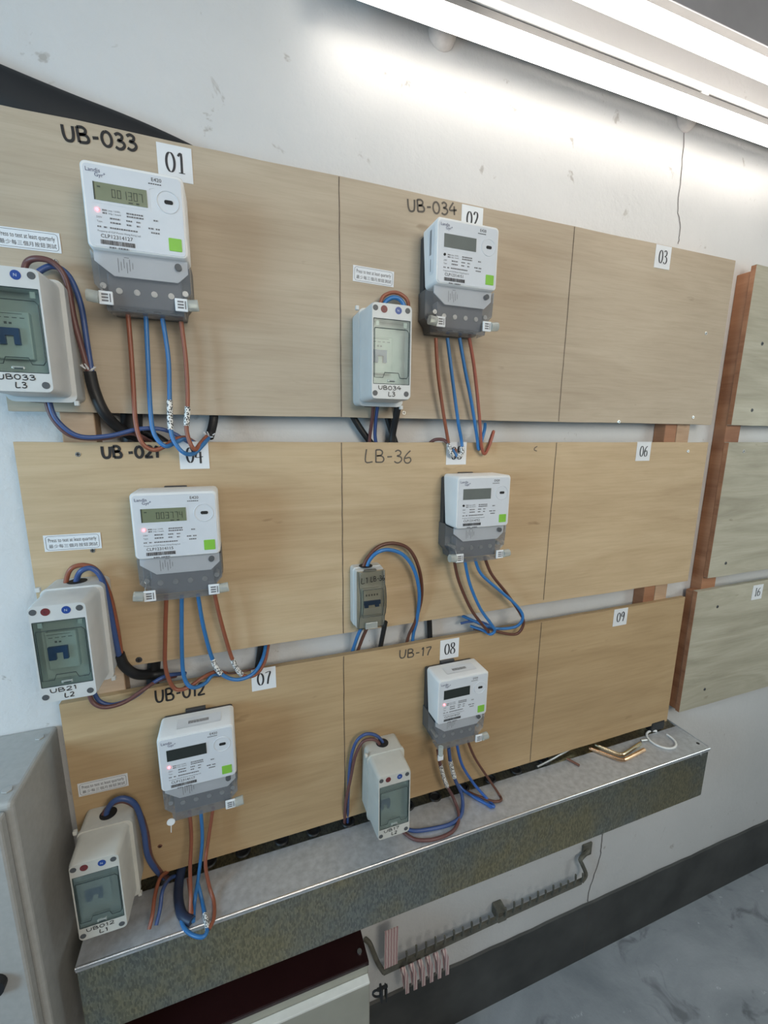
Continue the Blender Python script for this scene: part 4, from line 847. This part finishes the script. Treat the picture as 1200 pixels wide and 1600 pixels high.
# big black sheathed cable rising behind the top panel
pth = crom([(-.16, .024, .500), (-.05, .024, .492), (.03, .024, .474), (.11, .024, .458), (.19, .024, .444), (.275, .024, .424), (.36, .024, .39)], 6)
b = MB(); L = []
for i, q in enumerate(pth):
    t = (pth[min(i + 1, len(pth) - 1)] - pth[max(i - 1, 0)]).normalized(); nrm = Vector((-t.z, 0, t.x))
    hgt = .030 if q.x < .2 else .030 - (q.x - .2) * .02
    L.append([q + nrm * hgt * math.cos(a) + Vector((0, 1, 0)) * .0105 * math.sin(a) for a in [2 * math.pi * k / 14 for k in range(14)]])
b.loft(L); o = build('flat_cable', b, 'black', loc=(-.16, .024, .5), smooth=True)
tag(o, 'wide flat black cable rising behind the top left corner of the top panel', 'cable')

# ------------------------------------------------------------------ galvanised trunking
TT, TB, TF, TX0, TX1 = -.855, -1.013, -.100, .015, 1.540
t = thing('cable_trunking', 'long galvanised steel cable trunking below the panels', 'trunking', (.78, -.03, TB))
build('trough', MB().box(TX0, TX1, TF, WY - .0005, TB, TT - .002), 'galv', t, bevel=.0015)
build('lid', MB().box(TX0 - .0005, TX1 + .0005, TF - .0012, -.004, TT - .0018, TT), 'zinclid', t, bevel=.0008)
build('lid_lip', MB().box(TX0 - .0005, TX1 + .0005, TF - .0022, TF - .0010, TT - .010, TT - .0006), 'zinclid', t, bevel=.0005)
build('edge_highlight', MB().tube([(TX0, TF - .0022, TT - .0012), (TX1, TF - .0022, TT - .0012)], .0027, 10), 'edgeglint', t, smooth=True)  # thin bright tube added to give the lid edge its highlight line
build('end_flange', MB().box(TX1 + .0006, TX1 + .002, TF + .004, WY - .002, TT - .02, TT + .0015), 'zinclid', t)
for x, y in ((.509, .010), (.431, .014), (.362, .016), (.282, .016), (.215, .016), (.654, .004), (.727, .006), (.806, .008), (.885, .008), (.966, .011), (1.06, .014)):
    g = build('grommet', MB().torus((x, y, TT + .001), (0, 0, 1), .0125, .0032, 20, 6), 'black', t, smooth=True)
    build('opening', MB().cyl((x, y, TT - .0015), (0, 0, 1), .012, .001, 18), 'hole', g)
for x, y in ((1.526, -.078), (1.530, .030)): build('lid_hole', MB().cyl((x, y, TT), (0, 0, 1), .0045, .0004, 12), 'hole', t)
build('rivet', MB().cyl((1.505, TF - .0021, TT - .012), (0, -1, 0), .0035, .0015, 10), 'steel', t)
# loose things on the lid
def rod(pts, r, mat, label, cat='rod', name='metal_rod', grp=None):
    o = build(name, MB().tube(crom(pts, 5), r, 10), mat, loc=pts[0], smooth=True); tag(o, label, cat, grp)
rod([(1.235, .010, TT + .0052), (1.262, -.035, TT + .0052), (1.272, -.042, TT + .0052), (1.285, -.043, TT + .0052), (1.362, -.028, TT + .0052)], .005, 'brass', 'bent brass rod lying on the trunking lid nearer the wall', grp='bent rods on the trunking')
rod([(1.208, .006, TT + .0052), (1.248, -.049, TT + .0052), (1.260, -.058, TT + .0052), (1.275, -.059, TT + .0052), (1.350, -.050, TT + .0052)], .005, 'copper', 'bent copper rod lying on the trunking lid nearer the front edge', grp='bent rods on the trunking')
rod([(1.121, -.004, TT + .0033), (1.135, -.034, TT + .0033)], .0032, 'rust', 'short rusty rod lying on the trunking lid')
rod([(1.025, .000, TT + .003), (1.09, .006, TT + .008), (1.165, .018, TT + .012)], .003, 'steel', 'thin steel rod leaning along the back of the trunking lid')
rod([(1.374, -.020, TT + .0042), (1.392, -.024, TT + .0042)], .004, 'steel', 'tiny shiny steel pin beside the plastic ring', 'pin', 'steel_pin')
o = build('plastic_ring', MB().torus((1.436, -.034, TT + .0032), (0, 0, 1), .036, .003, 30, 8, R(10), R(330)), 'ringplastic', loc=(1.436, -.034, TT), smooth=True)
tag(o, 'open ring of clear plastic strip lying on the trunking lid', 'ring')
o = build('rubber_block', MB().box(1.437, 1.49, -.002, .020, TT + .0003, TT + .030), 'black', loc=(1.46, .01, TT), bevel=.003); tag(o, 'black rubber block standing at the right end of the trunking lid', 'block')

# ------------------------------------------------------------------ cabinets
t = thing('steel_cabinet', 'tall grey steel cabinet in the lower left corner', 'cabinet', (-.4, -.05, FZ))
build('body', MB().box(-.95, -.015, -.128, WY - .0005, FZ + .0005, -.500), 'cab', t, bevel=.006, seg=3)
d = build('door', MB().box(-.945, -.021, -.150, -.1315, FZ + .06, -.506), 'cab', t, bevel=.004)
build('lock', MB().cyl((-.062, -.1502, -.770), (0, -1, 0), .017, .010, 20), 'black', d)
for x, y in ((-.031, .014), (-.031, -.100)): build('bolt', MB().cyl((x, y, -.4999), (0, 0, 1), .007, .0022, 6), 'cab', t, bevel=.0006)
t = thing('low_cabinet', 'low cream cabinet with dark maroon top under the trunking', 'cabinet', (.27, -.03, FZ))
build('carcass', MB().box(.03, .5225, -.104, WY - .008, FZ + .0005, -1.108), 'cream', t, bevel=.002)
build('top', MB().box(.03, .5235, -.106, WY - .008, -1.1078, -1.098), 'maroon', t, bevel=.0015)
d = build('door', MB().box(.034, .5205, -.120, -.1045, FZ + .05, -1.135), 'cream', t, bevel=.0015)
build('door_edge', MB().box(.034, .5205, -.121, -.1045, -1.1348, -1.129), 'creamedge', d, bevel=.001)
build('bolt', MB().cyl((.509, -.082, -1.0979), (0, 0, 1), .005, .003, 12), 'steel', t)
k = thing('black_clip', 'black ring clip hanging beside the low cabinet door', 'clip', (.535, -.13, -1.18))
build('ring', MB().torus((.533, -.132, -1.150), (.3, 1, 0), .009, .0022, 18, 6), 'black', k, smooth=True)
build('clip_jaw', MB().box(.5395, .5445, -.139, -.125, -1.172, -1.137), 'black', k, bevel=.001)
build('clip_jaw', MB().box(.5515, .5545, -.139, -.125, -1.176, -1.142), 'black', k, bevel=.001)
build('clip_bar', MB().box(.533, .556, -.135, -.130, -1.142, -1.138), 'black', k)

# ------------------------------------------------------------------ hook rail on the wall
t = thing('hook_rail', 'grimy wall mounted hook rail under the trunking', 'rail', (.93, WY, -1.36))
def flatbar(mb, P, h, th):
    L = []
    for i, p_ in enumerate(P):
        L.append([(p_[0], p_[1] - th / 2, p_[2] - h / 2), (p_[0], p_[1] + th / 2, p_[2] - h / 2), (p_[0], p_[1] + th / 2, p_[2] + h / 2), (p_[0], p_[1] - th / 2, p_[2] + h / 2)])
    mb.loft(L); return mb
build('bar', flatbar(MB(), [(.60, .012, -1.345), (.94, .012, -1.335), (1.245, .012, -1.330)], .018, .006), 'rack', t)
build('bracket', MB().tube(crom([(1.245, .012, -1.332), (1.262, .014, -1.315), (1.25, .020, -1.28), (1.245, .024, -1.262), (1.285, .036, -1.262), (1.29, WY - .003, -1.262)], 5), .0062, 8), 'rack', t, smooth=True)
build('wall_plate', MB().box(1.268, 1.305, WY - .006, WY - .0005, -1.285, -1.240), 'rack', t, bevel=.001)
build('bracket', MB().box(.945, .975, .010, WY - .0005, -1.352, -1.318), 'rack', t, bevel=.003)
build('bracket', MB().tube(crom([(.60, .012, -1.345), (.585, .014, -1.31), (.575, .020, -1.28), (.568, .03, -1.262), (.56, WY - .003, -1.262)], 5), .0062, 8), 'rack', t, smooth=True)
for i in range(22):
    x = .662 + i * .0275; z = -1.335 + (x - .6) * .02
    build('hook', MB().tube([(x, .008, z - .002), (x, .004, z + .018), (x - .002, .004, z + random.uniform(.030, .042))], .0030, 6), 'rack', t)
def loop_tag(x, i):
    z = -1.342; m = MB(); L = []
    P = [(x + .010, -.004, z - .085), (x + .006, -.006, z - .03), (x, -.006, z - .006), (x - .002, .0, z + .003), (x - .003, .004, z - .010), (x + .004, .002, z - .05), (x + .007, .003, z - .075)]
    for q in crom(P, 4): L.append([(q.x - .0055, q.y, q.z), (q.x + .0055, q.y, q.z), (q.x + .0055, q.y + .0012, q.z), (q.x - .0055, q.y + .0012, q.z)])
    m.loft(L); o = build('looped_strap', m, 'tag', loc=(x, 0, z), smooth=True)
    tag(o, 'pinkish striped strap looped over the hook rail, %s of six from the left' % ('first', 'second', 'third', 'fourth', 'fifth', 'sixth')[i], 'strap', 'straps on the hook rail')
for i in range(6): loop_tag(.652 + i * .0235, i)
o = build('hanging_tag', MB().box(.598, .634, .0, .0022, -1.318, -1.200), 'tag', loc=(.616, 0, -1.312)); o.rotation_euler = (0, 0, 0)
tag(o, 'pinkish striped plastic tag standing above the left end of the hook rail', 'tag')
